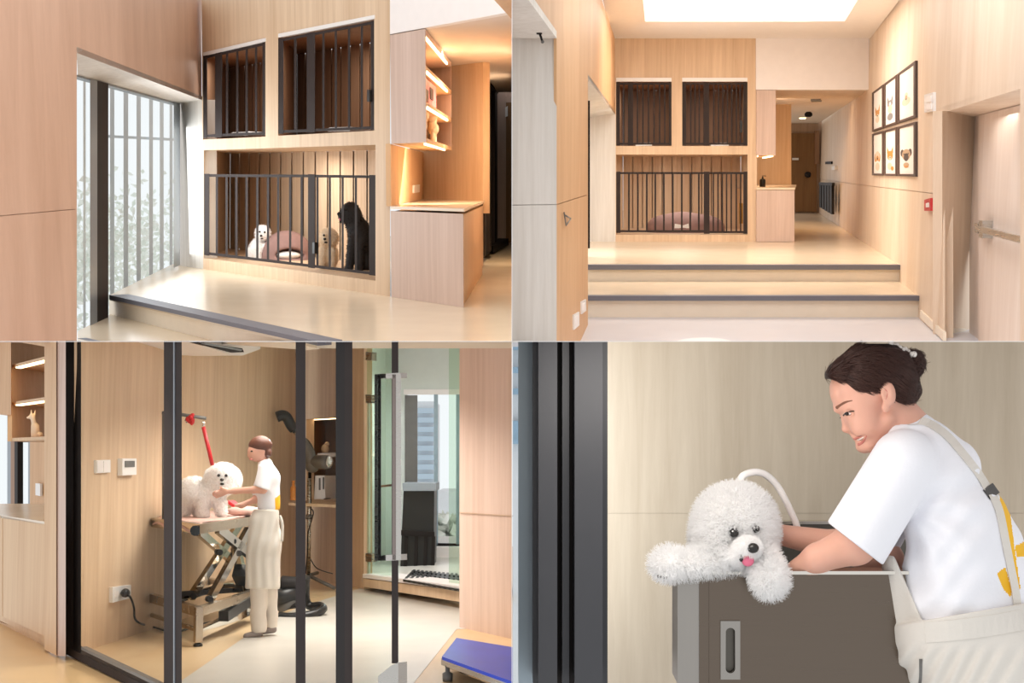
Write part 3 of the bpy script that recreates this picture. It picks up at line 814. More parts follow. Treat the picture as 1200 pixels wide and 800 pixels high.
# --- left wall: warm upper wall, pillar, two window reveals
b = B(); pquad(b, R, off(PLf, .02), [(619, -1), (705, -1), (720.5, 45), (721, 134), (689, 93), (689, 386), (652.3, 401), (652.3, 45)], .2)
wl = struct(R, 'wall_left', b, 'wood_warm', 'warm lit oak wall and pillar between the two window openings')
b = B(); pquad(b, R, PLf, [(619, -1), (705, -1), (720.5, 45), (721, 134), (689, 93), (689, 227.6), (652.3, 239.3), (652.3, 45)], .02); part('panel', b, 'wood_warm', wl)
b = B(); pquad(b, R, PLf, [(689, 228.4), (689, 386), (678, 402), (652.3, 402), (652.3, 240.1)], .02); part('panel', b, 'wood_warm', wl)
yJ = R.on(652, 200, PLf).y; PJ = YP(yJ)
b = B(); pquad(b, R, off(PJ, .02), rect(600.3, 40, 652.3, 401), .15)
wj = struct(R, 'wall_reveal', b, 'wood_pale', 'pale daylit window reveal along the picture edge')
b = B(); pquad(b, R, PJ, [(600.3, 39.5), (652.3, 45), (652.3, 239.2), (600.3, 239.8)], .02); part('panel', b, 'wood_pale', wj)
b = B(); pquad(b, R, PJ, [(600.3, 240.6), (652.3, 240), (652.3, 401), (600.3, 401)], .02); part('panel', b, 'wood_pale', wj)
zs = R.on(652, 45, PLf).z
b = B(); prism(b, [R.z(600.3, -1, zs), R.z(618.5, -1, zs), R.z(652.3, 45, zs), R.z(600.3, 45, zs)], UP * .05)
struct(R, 'trim_7', b, 'wood_pale', 'pale soffit over the nearer window opening')
cmr = thing(R, 'ceiling_hook', R.z(632, 40, zs), 'small dark hook under the pale window soffit', 'hook')
c = R.z(632, 38.5, zs)
b = B(); lathe(b, c, [(.02, -.01), (.02, 0)], 10); tube(b, [c, c + Vector((.012, 0, -.03)), c + Vector((.02, 0, -.055))], .008, 8); part('hook_arm', b, 'dark_metal', cmr)
b = B(); ball(b, c + Vector((.022, 0, -.06)), .012); part('hook_tip', b, 'grey_plastic', cmr)
zw = R.on(689, 93, PLf).z
b = B(); prism(b, [R.on(689, 93, PLf), R.on(721, 134, PLf), R.on(690, 137, PBk), R.z(660, 96, zw)], UP * .05)
struct(R, 'trim_8', b, 'wood_pale', 'pale soffit over the farther window opening')
b = B(); pquad(b, R, off(PBk, -.01), [(680, 136.5), (721.4, 134), (721.4, 287), (680, 287)], .1)
struct(R, 'wall_reveal', b, 'wood_pale', 'pale daylit window reveal beside the barred kennels')
w2 = thing(R, 'window_2', R.y(688, 290, 20), 'bright window edge with a black frame beside the warm lit oak pillar', 'window', kind='structure')
b = B(); pquad(b, R, YP(18.5), rect(687.5, 90, 691.3, 291), .12); part('frame', b, 'dark_metal', w2)
# sockets on the pillar and hook
for q, lb in (([(672.8, 369), (679, 365.2), (679, 381), (672.8, 386.5)], 'white socket low on the warm lit pillar, nearer the camera'), ([(682, 353.5), (687, 350.5), (687, 364), (682, 368)], 'white socket low on the warm lit pillar, nearer the steps')):
    t = thing(R, 'wall_socket', R.on(q[3][0], q[3][1], PLf), lb, 'socket', 'pillar sockets')
    b = B(); pquad(b, R, off(PLf, -.015), q, .015); part('plate', b, 'white_plastic', t)
    cx, cy = sum(p[0] for p in q) / 4, sum(p[1] for p in q) / 4
    b = B(); pquad(b, R, off(PLf, -.02), [(cx + (x - cx) * .5, cy + (y - cy) * .6) for x, y in q], .008); part('socket_face', b, 'ceil', t)
b = B()
for a, c in (((661, 249), (663.5, 264)), ((663.5, 264), (669, 256)), ((662, 252), (669, 256))):
    tube(b, [R.on(*a, off(PLf, -.02)), R.on(*c, off(PLf, -.02))], .006, 6)
solid(R, 'coat_hook', b, 'grey_plastic', 'thin folding coat hook on the warm lit oak pillar', 'hook')

# --- kennel wall, bulkhead
UL = [(722, 95), (787, 95), (787, 171), (722, 171)]
UR = [(799.5, 95), (876, 95), (876, 171), (799.5, 171)]
LO = [(722, 181), (876, 181), (876, 275), (722, 275)]
dN = R.hd(800, 201)
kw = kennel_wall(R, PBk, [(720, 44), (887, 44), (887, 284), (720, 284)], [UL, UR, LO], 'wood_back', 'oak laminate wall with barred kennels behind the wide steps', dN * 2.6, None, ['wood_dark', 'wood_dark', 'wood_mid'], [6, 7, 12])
for q in (UL, UR):
    b = B(); pquad(b, R, off(PBk, -.02), rect(q[0][0], 91, q[1][0], 95.5), .08); part('light_profile', b, 'white_plastic', kw)
PG1 = off(PBk, .01)
gate(R, 'kennel_gate', 'charcoal gate of the upper kennel beside the pale window reveal', PG1, ((722, 97), (787, 97)), ((722, 169.5), (787, 169.5)),
     [(722, 726.5), (736, 742), (784, 787)], [731, 747, 753.5, 760, 766.5, 773, 779], bw=1.8, rail=2.2, group='kennel gates behind the steps')
gate(R, 'kennel_gate', 'charcoal gate of the upper kennel beside the white bulkhead', PG1, ((799.5, 97), (876, 97)), ((799.5, 169.5), (876, 169.5)),
     [(799.5, 804), (824.5, 831), (871.5, 876)], [809.5, 814.5, 819.5, 836.5, 842, 847, 852.5, 857.5, 863, 867.5], bw=1.7, rail=2.2, latch=(867, 141, 870, 155), group='kennel gates behind the steps')
gate(R, 'kennel_railing', 'charcoal fixed railing in front of the mauve dog cushion', PG1, ((722, 201.5), (826, 201.5)), ((722, 272), (826, 272)),
     [(722, 727)], [737, 747.5, 758, 768, 778, 788.5, 799, 809, 819], bw=2.0, rail=2.4, cat='railing')
gate(R, 'kennel_gate', 'charcoal lower kennel door beside the oak counter', PG1, ((825, 201.5), (876, 201.5)), ((825, 273), (876, 273)),
     [(825, 831.5), (871.5, 876)], [836, 841.5, 846.5, 851.5, 857, 863, 868], bw=1.6, rail=2.4, group='kennel gates behind the steps')
for x0, x1, lb in ((745, 764, 'folded white towel in the upper kennel beside the window reveal'), (833, 854, 'folded white towel in the upper kennel beside the bulkhead')):
    b = B(); pquad(b, R, off(PBk, .02), [(x0, 169), (x0 + 2, 167.3), (x1 - 2, 167), (x1, 168.5), (x1, 170.6), (x0, 170.9)], .1); solid(R, 'towel', b, 'white_plastic', lb, 'towel', 'kennel towels')
Yb = R.depth(R.on(800, 272, off(PBk, 1.0)))
t = thing(R, 'pet_bed', Vector(R.pm(np.array([[804, 270, 0]]), Yb)[0]), 'large mauve dog cushion behind the fixed railing', 'pet bed')
flesh('bed_cushion', uni(6, el((800, 270, 0), (38, 22, 26)), el((826, 268, 4), (24, 16, 20)), el((775, 268, 4), (18, 15, 18))), (750, 240, -40), (860, 276, 40), 1.6, 'mauve', t, R, Yb)
b = B(); c = Vector(R.pm(np.array([[799, 264, -26]]), Yb)[0]); prism(b, [c + Vector((x, 0, z)) for x, z in ((-.13, -.05), (.13, -.05), (.12, .03), (.03, 0), (-.12, .03))], Vector((0, .03, 0))); part('care_label', b, 'white_plastic', t)
M['gold'] = steel('brass_latch', 'C79A3A', .3)
b = B(); pquad(b, R, off(PBk, .5), rect(866.5, 238, 870.5, 262), .05); solid(R, 'spray_bottle', b, 'gold', 'slim yellow bottle behind the lower kennel door', 'bottle')

b = B(); pquad(b, R, off(PBk, -.03), rect(886, 44.5, 1018.3, 105.2), .15)
struct(R, 'wall_bulkhead', b, 'white', 'white bulkhead over the corridor entrance')

# --- corridor
zk = R.on(950, 105, PBk).z
b = B(); prism(b, Z(R, zk, [(886, 105.2), (1018, 105.2), (955, 147.5), (886, 147.5)]), UP * .05)
struct(R, 'ceiling', b, 'ceil_warm', 'low warm corridor ceiling with small fittings')
PN = YP(28.8)
b = B(); pquad(b, R, PN, rect(880, 110, 927.3, 262), .1); struct(R, 'wall_niche', b, 'wood_shelf', 'amber lit wall behind the narrow counter')
PE = YP(40.0)
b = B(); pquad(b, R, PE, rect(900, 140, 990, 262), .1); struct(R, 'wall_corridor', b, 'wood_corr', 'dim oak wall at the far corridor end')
d = thing(R, 'door_2', R.on(944, 247.5, PE), 'dark walnut door at the far corridor end', 'door', kind='structure')
b = B(); pquad(b, R, off(PE, -.1), rect(923, 156, 957, 248), .08); part('leaf', b, 'wood_door_dark', d)
b = B(); pquad(b, R, off(PE, -.14), rect(955, 153, 960, 192), .08); part('frame', b, 'wood_dark', d)
b = B(); lathe(b, R.on(946.5, 204.5, off(PE, -.2)), [(.09, 0), (.09, .06), (.05, .1)], 12, Vector((0, -1, 0))); part('lock', b, 'dark_metal', d)
b = B(); pquad(b, R, off(PE, -.16), rect(928.5, 185, 936, 187.6), .03); part('sign_plate', b, 'white_plastic', d)
PRo = off(PR, -.18)
bg_ = thing(R, 'barrier_gate', R.on(967, 247, PRo), 'low black slatted gate standing far down the corridor', 'gate')
for k in range(5):
    x = 960 + k * 3.1
    b = B(); pquad(b, R, PRo, [(x, 214.5 + .1 * k), (x + 2.1, 214.6 + .1 * k), (x + 2.1, 243.5 + k * 1.9), (x, 242.5 + k * 1.9)], .06); part('slat', b, 'dark_metal', bg_)
b = B(); pquad(b, R, off(PRo, -.03), [(959.5, 213.5), (975, 214), (975, 217.5), (959.5, 217)], .06); part('rail', b, 'dark_metal', bg_)
b = B(); pquad(b, R, off(PR, -.04), [(967, 189.5), (974, 189), (974, 192), (967, 192.3)], .035); solid(R, 'door_lever', b, 'dark_metal', 'dark lever handle on the corridor side door', 'handle')
b = B(); pquad(b, R, off(PR, -.06), [(974.5, 195), (978, 194.2), (978, 199), (974.5, 199.2)], .06); solid(R, 'light_switch', b, 'white_plastic', 'tiny white switch far down the corridor wall', 'switch')
b = B(); c = R.z(947.5, 131, zk); lathe(b, c - UP * .12, [(.05, 0), (.09, .03), (.09, .08), (.05, .12)], 12); solid(R, 'smoke_detector', b, 'dark_metal', 'dark round detector on the corridor ceiling', 'detector')
b = B(); prism(b, Z(R, zk, [(950, 116), (962, 115.5), (963, 117.5), (951, 118)]), UP * -.03); solid(R, 'ceiling_vent', b, 'grey_plastic', 'narrow grey vent slot in the corridor ceiling', 'vent')
b = B(); c = R.z(940.5, 138, zk); lathe(b, c - UP * .03, [(.07, 0), (.09, .03)], 12); solid(R, 'spot_lamp', b, 'led', 'small round spot lamp in the corridor ceiling', 'light')

# --- counter and wall cabinet at the corridor mouth
kc = thing(R, 'base_cabinet', R.on(908, 283, PBk), 'narrow oak counter at the corridor mouth', 'cabinet')
b = B(); pquad(b, R, off(PBk, -.1), rect(886.5, 222.5, 931, 283), .06); part('front_panel', b, 'wood_pink', kc)
b = B(); q = P(R, off(PBk, -.04), rect(887, 223, 930, 282.5)); prism(b, q, Vector((.2, 5.2, 0))); part('body', b, 'wood_shelf', kc)
zt = R.on(900, 219.8, off(PBk, -.12)).z
b = B(); prism(b, [R.on(886.5, 219.8, off(PBk, -.12)), R.on(931.6, 219.8, off(PBk, -.12)), Vector((5.95, 28.75, zt)), Vector((5.1, 28.75, zt))], UP * -.035)
solid(R, 'worktop', b, M['floor_cream'], 'cream worktop on the narrow counter at the corridor mouth', 'worktop')
wc = thing(R, 'wall_cabinet', R.on(897, 183, PBk), 'oak wall cabinet over the amber niche at the corridor mouth', 'cabinet')
b = B(); pquad(b, R, off(PBk, -.05), rect(886.5, 105.6, 909, 182), .06); part('front_panel', b, 'wood_pink', wc)
b = B(); prism(b, P(R, off(PBk, .01), rect(886.7, 105.8, 908.8, 181.8)), Vector((.55, 3.6, 0))); part('body', b, 'wood_shelf', wc)
for x in (888.5, 906):
    b = B(); q = R.on(x, 182.2, PBk); prism(b, [q + Vector((-.02, .1, 0)), q + Vector((.02, .1, 0)), q + Vector((.4, 3, 0)), q + Vector((.36, 3, 0))], UP * -.02); part('led_strip', b, 'led', wc)
area_light(R, 'niche_lamp', (4.75, 26.0, .24), (5.2, 27.2, -.4), .5, 40, WARM, 2.5)
pump_bottle(R, R.z(893.5, 218.6, zt), .055, .2, 'black pump bottle on the narrow counter in the amber niche')

# --- right wall with portraits and door recess
xr = lambda x, y: R.on(x, y, PR)
PRs = off(PR, .02)
topc = [(1018, 45), (1053, 0)]
up = [(953, 147), (1018, 104.5), (1018, 44), (1053, -1), (1230, -1), (1230, 402), (1195.5, 402), (1195.5, 104), (1105, 132), (1105, 227.6), (1018, 217.2), (953, 208.5)]
lo = [(953, 209.2), (1018, 218), (1105, 228.4), (1105, 402), (1060, 402), (953, 250)]
b = B(); pquad(b, R, PRs, [(953, 147), (1018, 104.5), (1018, 44), (1053, -1), (1230, -1), (1230, 402), (1195.5, 402), (1195.5, 104), (1105, 132), (1105, 402), (1060, 402), (953, 250)], .1)
wr = struct(R, 'wall_right', b, 'wood_right', 'light oak wall carrying six framed pet portraits')
b = B(); pquad(b, R, PR, up, .02); part('panel', b, 'wood_right', wr)
b = B(); pquad(b, R, PR, lo, .02); part('panel', b, 'wood_right', wr)
b = B(); pquad(b, R, off(PR, -.02), [(1078, 363), (1105.3, 389), (1105.3, 399), (1078, 372)], .03); struct(R, 'baseboard_right', b, 'riser', 'short cream baseboard below the red alarm point')
j0 = xr(1105, 200); PJd = vplane(j0, R.y(1138, 200, j0.y + .5))
PJd = (PJd[0] - dR * .14, PJd[1])
b = B(); pquad(b, R, PJd, [(1104.2, 130), (1152, 130), (1152, 402), (1104.2, 402)], .1)
struct(R, 'wall_jamb', b, 'wood_right', 'grey oak side of the door recess')
PD = pdir(R.on(1138, 200, PJd), dR)
zl = xr(1105, 132).z
b = B(); prism(b, [xr(1105, 132), xr(1195.5, 104), R.on(1200.5, 121, PD), R.on(1138, 137.5, PD)], UP * .06)
struct(R, 'trim_9', b, 'wood_right', 'light oak lintel board over the door recess')
b = B(); pquad(b, R, PJd, [(1104.4, 384), (1129, 384.5), (1129, 398), (1104.4, 398)], -.03); struct(R, 'baseboard_right', b, 'riser', 'cream baseboard inside the door recess')
dd = thing(R, 'door_3', R.on(1170, 400, PD), 'pale grey oak door with a steel push bar', 'door', kind='structure')
b = B(); pquad(b, R, off(PD, .02), [(1136, 130), (1230, 106), (1230, 402), (1136, 402)], .06); part('frame', b, 'wood_door', dd)
b = B(); pquad(b, R, off(PD, -.01), [(1146.5, 135.5), (1202, 121.5), (1202, 402), (1146.5, 402)], .04); part('leaf', b, 'wood_door', dd)
hb = B(); pquad(hb, R, off(PD, -.16), [(1143, 264), (1195.4, 277), (1195.4, 285), (1143, 270.5)], .05); bar = part('push_bar', hb, 'steel', dd, 'brushed steel push bar')
for q in ([(1147, 258), (1151.5, 258.5), (1151.5, 279), (1147, 278.5)], [(1142, 261), (1146, 262), (1146, 273.5), (1142, 272)]):
    b = B(); pquad(b, R, off(PD, -.1), q, .1); part('bracket', b, 'steel', bar)

rl = (xr(1150, 118) + R.on(1165, 131, PD)) / 2
area_light(R, 'recess_fill', rl - UP * .08, rl - UP * 2, .25, 3, SOFT, 1.2)  # light added to brighten the door recess
# six framed pet portraits
PP = off(PR, -.03)
M['tan'] = plain('tan_print', 'C98F4E', .7, noise=.15, nscale=60); M['orange'] = plain('ginger_print', 'D58A3A', .7, noise=.15, nscale=60)
M['greyprint'] = plain('grey_print', '8C8681', .7, noise=.2, nscale=60); M['cream_print'] = plain('cream_print', 'DCCAB2', .7, noise=.1, nscale=60)
M['fawn'] = plain('fawn_print', 'B99B7C', .7, noise=.12, nscale=60); M['darkprint'] = plain('dark_print', '4A3B34', .7, noise=.15, nscale=60)
cols = [(1021.7, 1034.8), (1035.4, 1050.6), (1051.2, 1072.5)]
rows = [((1021.7, 108.7), (1072.5, 71), (1072.5, 137.5), (1021.7, 154.5)), ((1021.7, 157), (1072.5, 142.5), (1072.5, 206.9), (1021.7, 205.3))]
names = [['tan puppy', 'grey and white cat', 'pale kitten'], ['cream poodle', 'ginger tabby cat', 'fawn pug']]
def picture(r, c):
    (xa, ya), (xb, yb), (xc, yc), (xd, yd) = rows[r]
    x0, x1 = cols[c]
    # quarters along the receding wall: positions go by 1/(x - vp)
    T = lambda x: ya + (yb - ya) * (x - xa) / (xb - xa); Bt = lambda x: yd + (yc - yd) * (x - xd) / (xc - xd)
    q = [(x0, T(x0)), (x1, T(x1)), (x1, Bt(x1)), (x0, Bt(x0))]
    def uv(u, v):
        x = x0 + (x1 - x0) * u; return (x, T(x) + (Bt(x) - T(x)) * v)
    t = thing(R, 'picture_frame', R.on(*uv(.5, 1), PR), 'dark framed portrait of a %s, %s row, %s' % (names[r][c], ('upper', 'lower')[r], ('farthest along the wall', 'middle of its row', 'nearest the white switch')[c]), 'picture', 'framed pet portraits')
    ix, iy = .1 if c == 2 else .11, .045
    inner = [uv(ix, iy), uv(1 - ix, iy), uv(1 - ix, 1 - iy), uv(ix, 1 - iy)]
    b = B(); pquad(b, R, PP, q, .03, [inner]); part('frame', b, 'frame_brown', t)
    b = B(); pquad(b, R, off(PP, .012), inner, .01); pr = part('print', b, 'paper', t)
    lay = [0]
    def blob(cu, cv, ru, rv, m, n=14, a0=0, tri=None):
        sc_ = .78; fu = lambda u: .5 + (u - .5) * sc_; fv = lambda v: .64 + (v - .62) * sc_
        if tri is not None: tri = [(fu(u), fv(v)) for u, v in tri]
        cu, cv, ru, rv = fu(cu), fv(cv), ru * sc_, rv * sc_
        lay[0] += 1
        pts = [uv(cu + ru * math.cos(a), cv + rv * math.sin(a)) for a in np.linspace(0, 2 * math.pi, n, endpoint=False)] if tri is None else [uv(*p) for p in tri]
        b = B(); pquad(b, R, off(PP, .0115 - lay[0] * .0004), pts, .0003); part('portrait', b, m, pr)
    def ears(cu, cv, w, h, m):
        for s in (-1, 1): blob(0, 0, 0, 0, m, tri=[(cu + s * w * .25, cv), (cu + s * w, cv + .03), (cu + s * w * .95, cv - h)])
    k = (r, c)
    if k == (0, 0): ears(.5, .5, .26, .18, 'tan'); blob(.5, .56, .22, .1, 'tan'); blob(.5, .76, .2, .1, 'cream_print'); blob(.52, .66, .12, .07, 'cream_print'); blob(.5, .64, .05, .02, 'darkprint')
    if k == (0, 1): ears(.5, .4, .28, .15, 'greyprint'); blob(.5, .47, .26, .1, 'greyprint'); blob(.5, .52, .1, .1, 'paper'); blob(.5, .62, .22, .12, 'cream_print'); blob(.5, .83, .27, .1, 'greyprint')
    if k == (0, 2): blob(.5, .62, .3, .1, 'cream_print'); blob(.5, .48, .12, .07, 'cream_print'); blob(.5, .53, .08, .055, 'fawn'); blob(.5, .57, .04, .02, 'darkprint')
    if k == (1, 0): blob(.3, .55, .14, .13, 'tan'); blob(.7, .55, .14, .13, 'tan'); blob(.5, .5, .26, .14, 'cream_print'); blob(.5, .57, .14, .08, 'tan'); blob(.5, .58, .06, .03, 'darkprint'); blob(.5, .82, .24, .12, 'cream_print')
    if k == (1, 1): ears(.5, .44, .3, .15, 'orange'); blob(.5, .53, .28, .13, 'orange'); blob(.5, .6, .13, .06, 'cream_print'); blob(.5, .58, .05, .02, 'darkprint'); blob(.46, .82, .22, .1, 'cream_print'); blob(.72, .88, .14, .06, 'orange')
    if k == (1, 2): blob(.22, .5, .12, .09, 'darkprint'); blob(.78, .5, .12, .09, 'darkprint'); blob(.5, .55, .3, .14, 'fawn'); blob(.5, .61, .17, .1, 'darkprint'); blob(.36, .53, .05, .02, 'nose'); blob(.64, .53, .05, .02, 'nose'); blob(.5, .8, .2, .06, 'fawn'); blob(.5, .84, .16, .03, 'tan')
for r in range(2):
    for c in range(3): picture(r, c)
t = thing(R, 'light_switch', xr(1088, 132), 'white square switch panel between portraits and door recess', 'switch')
b = B(); pquad(b, R, off(PR, -.03), [(1083, 111), (1093.4, 108), (1093.4, 130), (1083, 132)], .03); part('plate', b, 'white_plastic', t)
for a, c in ((113, 120), (122, 129)):
    b = B(); pquad(b, R, off(PR, -.04), [(1085, a), (1091, a - 1.4), (1091, c - 1), (1085, c)], .012); part('rocker', b, 'ceil', t)
t = thing(R, 'alarm_point', xr(1086, 247), 'red fire alarm call point beside the door recess', 'alarm')
b = B(); pquad(b, R, off(PR, -.04), [(1083, 234), (1090.4, 232), (1090.4, 246.8), (1083, 247)], .035); bd = part('housing', b, 'red', t)
b = B(); pquad(b, R, off(PR, -.046), [(1084.8, 238), (1088.4, 237.2), (1088.4, 242.6), (1084.8, 243)], .005); part('break_glass', b, 'white_plastic', t)

# round white table, only the top edge in view
t = thing(R, 'round_table', R.z(825, 400, -1.2), 'round white table top just entering the picture below the steps', 'table')
arc = [(825 + 34 * math.cos(a), 401.5 - 6.2 * math.sin(a)) for a in np.linspace(.16, math.pi - .16, 18)]
b = B(); prism(b, Z(R, -1.2, arc), UP * -.03); part('table_top', b, 'white_plastic', t)

# ================================================================ lower left room: the grooming room behind glass
R = BLR
zF = -1.44
PA = vplane(R.z(102, 762, zF), R.z(345, 682, zF)); dA = R.hd(795, 533)
dBk = R.hd(-400, 533)
PK = pdir(R.z(352, 676, zF), dBk)
PG = pdir(R.z(77, 766, zF), dBk)
M['floor_pale'] = plain('pale_beige_floor', 'D2CDC4', .3, noise=.05, nscale=3)
M['floor_tan'] = wood('tan_vinyl_floor', 'CBA97E', 'E0C6A0', (3, .8, 2), rough=.3, bump=0)
M['floor_outer'] = plain('warm_beige_floor', 'E8C795', .28, noise=.05, nscale=2)

# --- floors
b = B(); prism(b, Z(R, zF, [(-2, 801), (-2, 640), (601, 640), (601, 801)]), UP * -.05)
fl = struct(R, 'floor', b, 'floor_tan', 'tan floor of the grooming room behind glass')
b = B(); prism(b, Z(R, zF + .003, [(213, 797), (306, 733), (348, 712), (430, 686.8), (538, 704.6), (600, 714), (600, 733), (535, 737), (484, 801), (213, 801)]), UP * -.002); part('pale_area', b, 'floor_pale', fl, 'pale beige floor area in the middle of the room')  # paler area laid over the tan floor
b = B(); prism(b, Z(R, zF + .003, [(-2, 801), (-2, 720), (52, 758), (76, 768), (150, 804)]), UP * -.002); part('outer_floor', b, 'floor_outer', fl, 'warm beige floor outside the glass')

# --- walls
b = B(); pquad(b, R, PA, [(90, 399.5), (352, 399.5), (352, 690), (90, 775)], .02)
wa = struct(R, 'wall_left', b, 'wood_back', 'tan laminate wall behind the white dog and grooming table')
b = B(); pquad(b, R, PK, [(346, 399.5), (426.5, 399.5), (426.5, 690), (346, 690)], .1, [[(359, 491), (395, 489), (395, 584), (359, 586)]])
wk = struct(R, 'wall_back', b, 'wood_back', 'tan laminate wall with a lit niche behind the dryer')
q = P(R, off(PK, .09), [(359, 491), (395, 489), (395, 584), (359, 586)]); bk = [p + dA * .9 for p in q]
b = B()
for i, j in ((0, 1), (1, 2), (2, 3), (3, 0)): b.faces.new([b.verts.new(p) for p in (q[i], q[j], bk[j], bk[i])])
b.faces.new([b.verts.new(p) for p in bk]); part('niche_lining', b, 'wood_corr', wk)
b = B(); pquad(b, R, off(PK, .1), [(359, 490.5), (395, 488.5), (395, 490.5), (359, 492.5)], .03); part('led_strip', b, 'led', wk)
PX = pdir(R.z(538, 735, zF), dBk)
b = B(); pview(b, R, PX, [(538.5, 399.5), (600, 399.5), (600, 760), (538.5, 738)], .12)
wx = struct(R, 'wall_right', b, 'wood_pink', 'tan laminate wall beside the shower room above the blue scale')
b = B(); pquad(b, R, off(PX, -.01), [(538.5, 600), (600, 604), (600, 604.8), (538.5, 600.8)], .008); part('joint', b, 'wood_corr', wx)

# --- counter and shelves outside the glass on the left
PC = pdir(R.z(52, 761, zF), dBk)
kc = thing(R, 'base_cabinet', R.on(26, 745, PC), 'honey oak base cabinet outside the glass', 'cabinet')
for x0, x1 in ((-2, 2.6), (3.4, 52)):
    yy = lambda x, y52, s: y52 + (x - 52) * s
    b = B(); pquad(b, R, PC, [(x0, yy(x0, 614, .19)), (x1, yy(x1, 614, .19)), (x1, yy(x1, 745, .47)), (x0, yy(x0, 745, .47))], .04); part('door', b, 'wood_shelf', kc)
b = B(); pquad(b, R, off(PC, .05), [(-2, 728), (52, 745), (52, 759), (-2, 733)], .04); part('plinth', b, 'wood_shelf', kc)
b = B(); pview(b, R, off(PC, .04), [(-2, 606), (52, 616), (52, 752), (-2, 726)], .5); part('body', b, 'wood_shelf', kc)
zt = R.on(52, 611, PC).z
b = B(); prism(b, [R.on(-2, 603.2, PC), R.on(52.5, 611, PC), R.z(52.5, 590, zt), R.z(-2, 590, zt)], UP * -.022)
solid(R, 'worktop', b, M['floor_cream'], 'cream worktop under the lit shelves outside the glass', 'worktop')
PS = off(PC, .9)
zb = R.on(52, 515, PS).z
su = thing(R, 'shelf_unit', R.on(33, 515, PS), 'honey oak shelf unit with lit shelves outside the glass', 'shelf')
b = B(); pquad(b, R, off(PS, 1.3), [(10, 399), (56, 399), (56, 518), (10, 518)], .04); part('back_panel', b, 'wood_shelf', su)
b = B(); prism(b, [R.on(14, 399.3, PS), R.on(14, 517, PS), R.on(14, 517, PS) + dA * 1.35, R.on(14, 399.3, PS) + dA * 1.35], Vector((-.05, 0, 0))); part('side_panel', b, 'wood_shelf', su)
for yl, yr_, lit in ((433, 421, 1), (475.5, 469, 1), (516.5, 515.5, 0)):
    a, c = R.on(14, yl, PS), R.on(53, yr_, PS); c.z = a.z = R.on(30, (yl + yr_) / 2, PS).z
    b = B(); prism(b, [a, c, c + dA * 1.32, a + dA * 1.32], UP * .035); sh = part('shelf', b, 'wood_shelf', su)
    if lit:
        b = B(); prism(b, [a.lerp(c, .12), a.lerp(c, .98), a.lerp(c, .98) + dA * .12, a.lerp(c, .12) + dA * .12], UP * -.012); part('led_strip', b, 'led', sh)
b = B(); pview(b, R, off(PS, -.05), [(-2, 399), (13, 399), (13, 486), (-2, 484)], .5)
solid(R, 'wall_cabinet', b, 'wood_warm', 'honey oak wall cabinet door above the bright window', 'cabinet')
# window behind the counter
PWn = off(PC, 2.0)
w = thing(R, 'window_3', R.on(16, 590, PWn), 'narrow bright window with black mullion behind the cream worktop', 'window', kind='structure')
for x0, x1, m in ((8.5, 12.5, 'grey_metal'), (12.5, 17, 'wood_dark'), (17, 20.5, 'dark_metal'), (33, 35.5, 'grey_metal')):
    b = B(); pquad(b, R, PWn, [(x0, 480), (x1, 480), (x1, 600), (x0, 600)], .08); part('frame', b, m, w)
b = B(); pquad(b, R, off(PWn, .05), [(-3, 480), (34, 480), (34, 600), (-3, 600)], .01); part('pane', b, 'glass', w)
b = B(); pquad(b, R, off(PWn, -.05), [(35, 505), (56, 505), (56, 602), (35, 600)], .06)
ws = struct(R, 'wall_side', b, 'wood_warm', 'honey oak wall piece with a socket above the worktop')
b = B(); pquad(b, R, off(PWn, -.09), [(41.5, 566), (47, 566.6), (47, 581), (41.5, 580)], .03)
solid(R, 'wall_socket', b, 'white_plastic', 'small pale socket under the lit shelves', 'socket')
b = B(); pview(b, R, off(PC, -.03), [(52, 399.3), (66, 399.3), (66, 768), (52, 760.5)], .12)
struct(R, 'trim_10', b, 'wood_shelf', 'honey oak upright between shelves and glass')
b = B(); pview(b, R, off(PC, -.02), [(66, 399.3), (77, 399.3), (77, 768.5), (66, 768.5)], .2)
struct(R, 'trim_11', b, 'wood_pink', 'pale oak upright beside the black glass frame')
# dog statuettes on the shelf
def statuette(px, py, s, label):
    Y0 = R.depth(R.on(px, py, off(PS, .1)))
    t = thing(R, 'dog_statuette', Vector(R.pm(np.array([[px, py, 0]], float), Y0)[0]), label, 'statuette', 'shelf statuettes')
    f = uni(2.2 * s, el((px + 2 * s, py - 9 * s, 0), (5 * s, 8.5 * s, 5 * s), 10), rc((px, py - 16 * s, 0), (px - 1.5 * s, py - 24 * s, 0), 3.4 * s, 2.8 * s), el((px - 2 * s, py - 26 * s, 0), (3.4 * s, 3.4 * s, 3.2 * s)),
            rc((px - 4 * s, py - 25.5 * s, 0), (px - 8 * s, py - 24.6 * s, 0), 2 * s, 1.5 * s), rc((px - 3.4 * s, py - 28 * s, -1.5), (px - 3.6 * s, py - 34 * s, -2), 1.3 * s, .6), rc((px + .6 * s, py - 28 * s, 1), (px + 1.4 * s, py - 33.5 * s, 1.5), 1.3 * s, .6),
            rc((px - 2 * s, py - 14 * s, -2), (px - 2.6 * s, py - 1.3, -2.4), 1.8 * s, 1.6 * s), rc((px + 1.5 * s, py - 12 * s, -3), (px + 1.5 * s, py - 1.3, -3.2), 1.7 * s, 1.5 * s), el((px + 6 * s, py - 3.5 * s, 0), (5 * s, 3.6 * s, 5 * s)))
    flesh('figure', f, (px - 14, py - 38 * s, -12), (px + 16, py + 1, 12), .7, 'coat_cream', t, R, Y0)
statuette(40, 512.5, .95, 'cream sitting dog statuette on the lowest lit shelf')

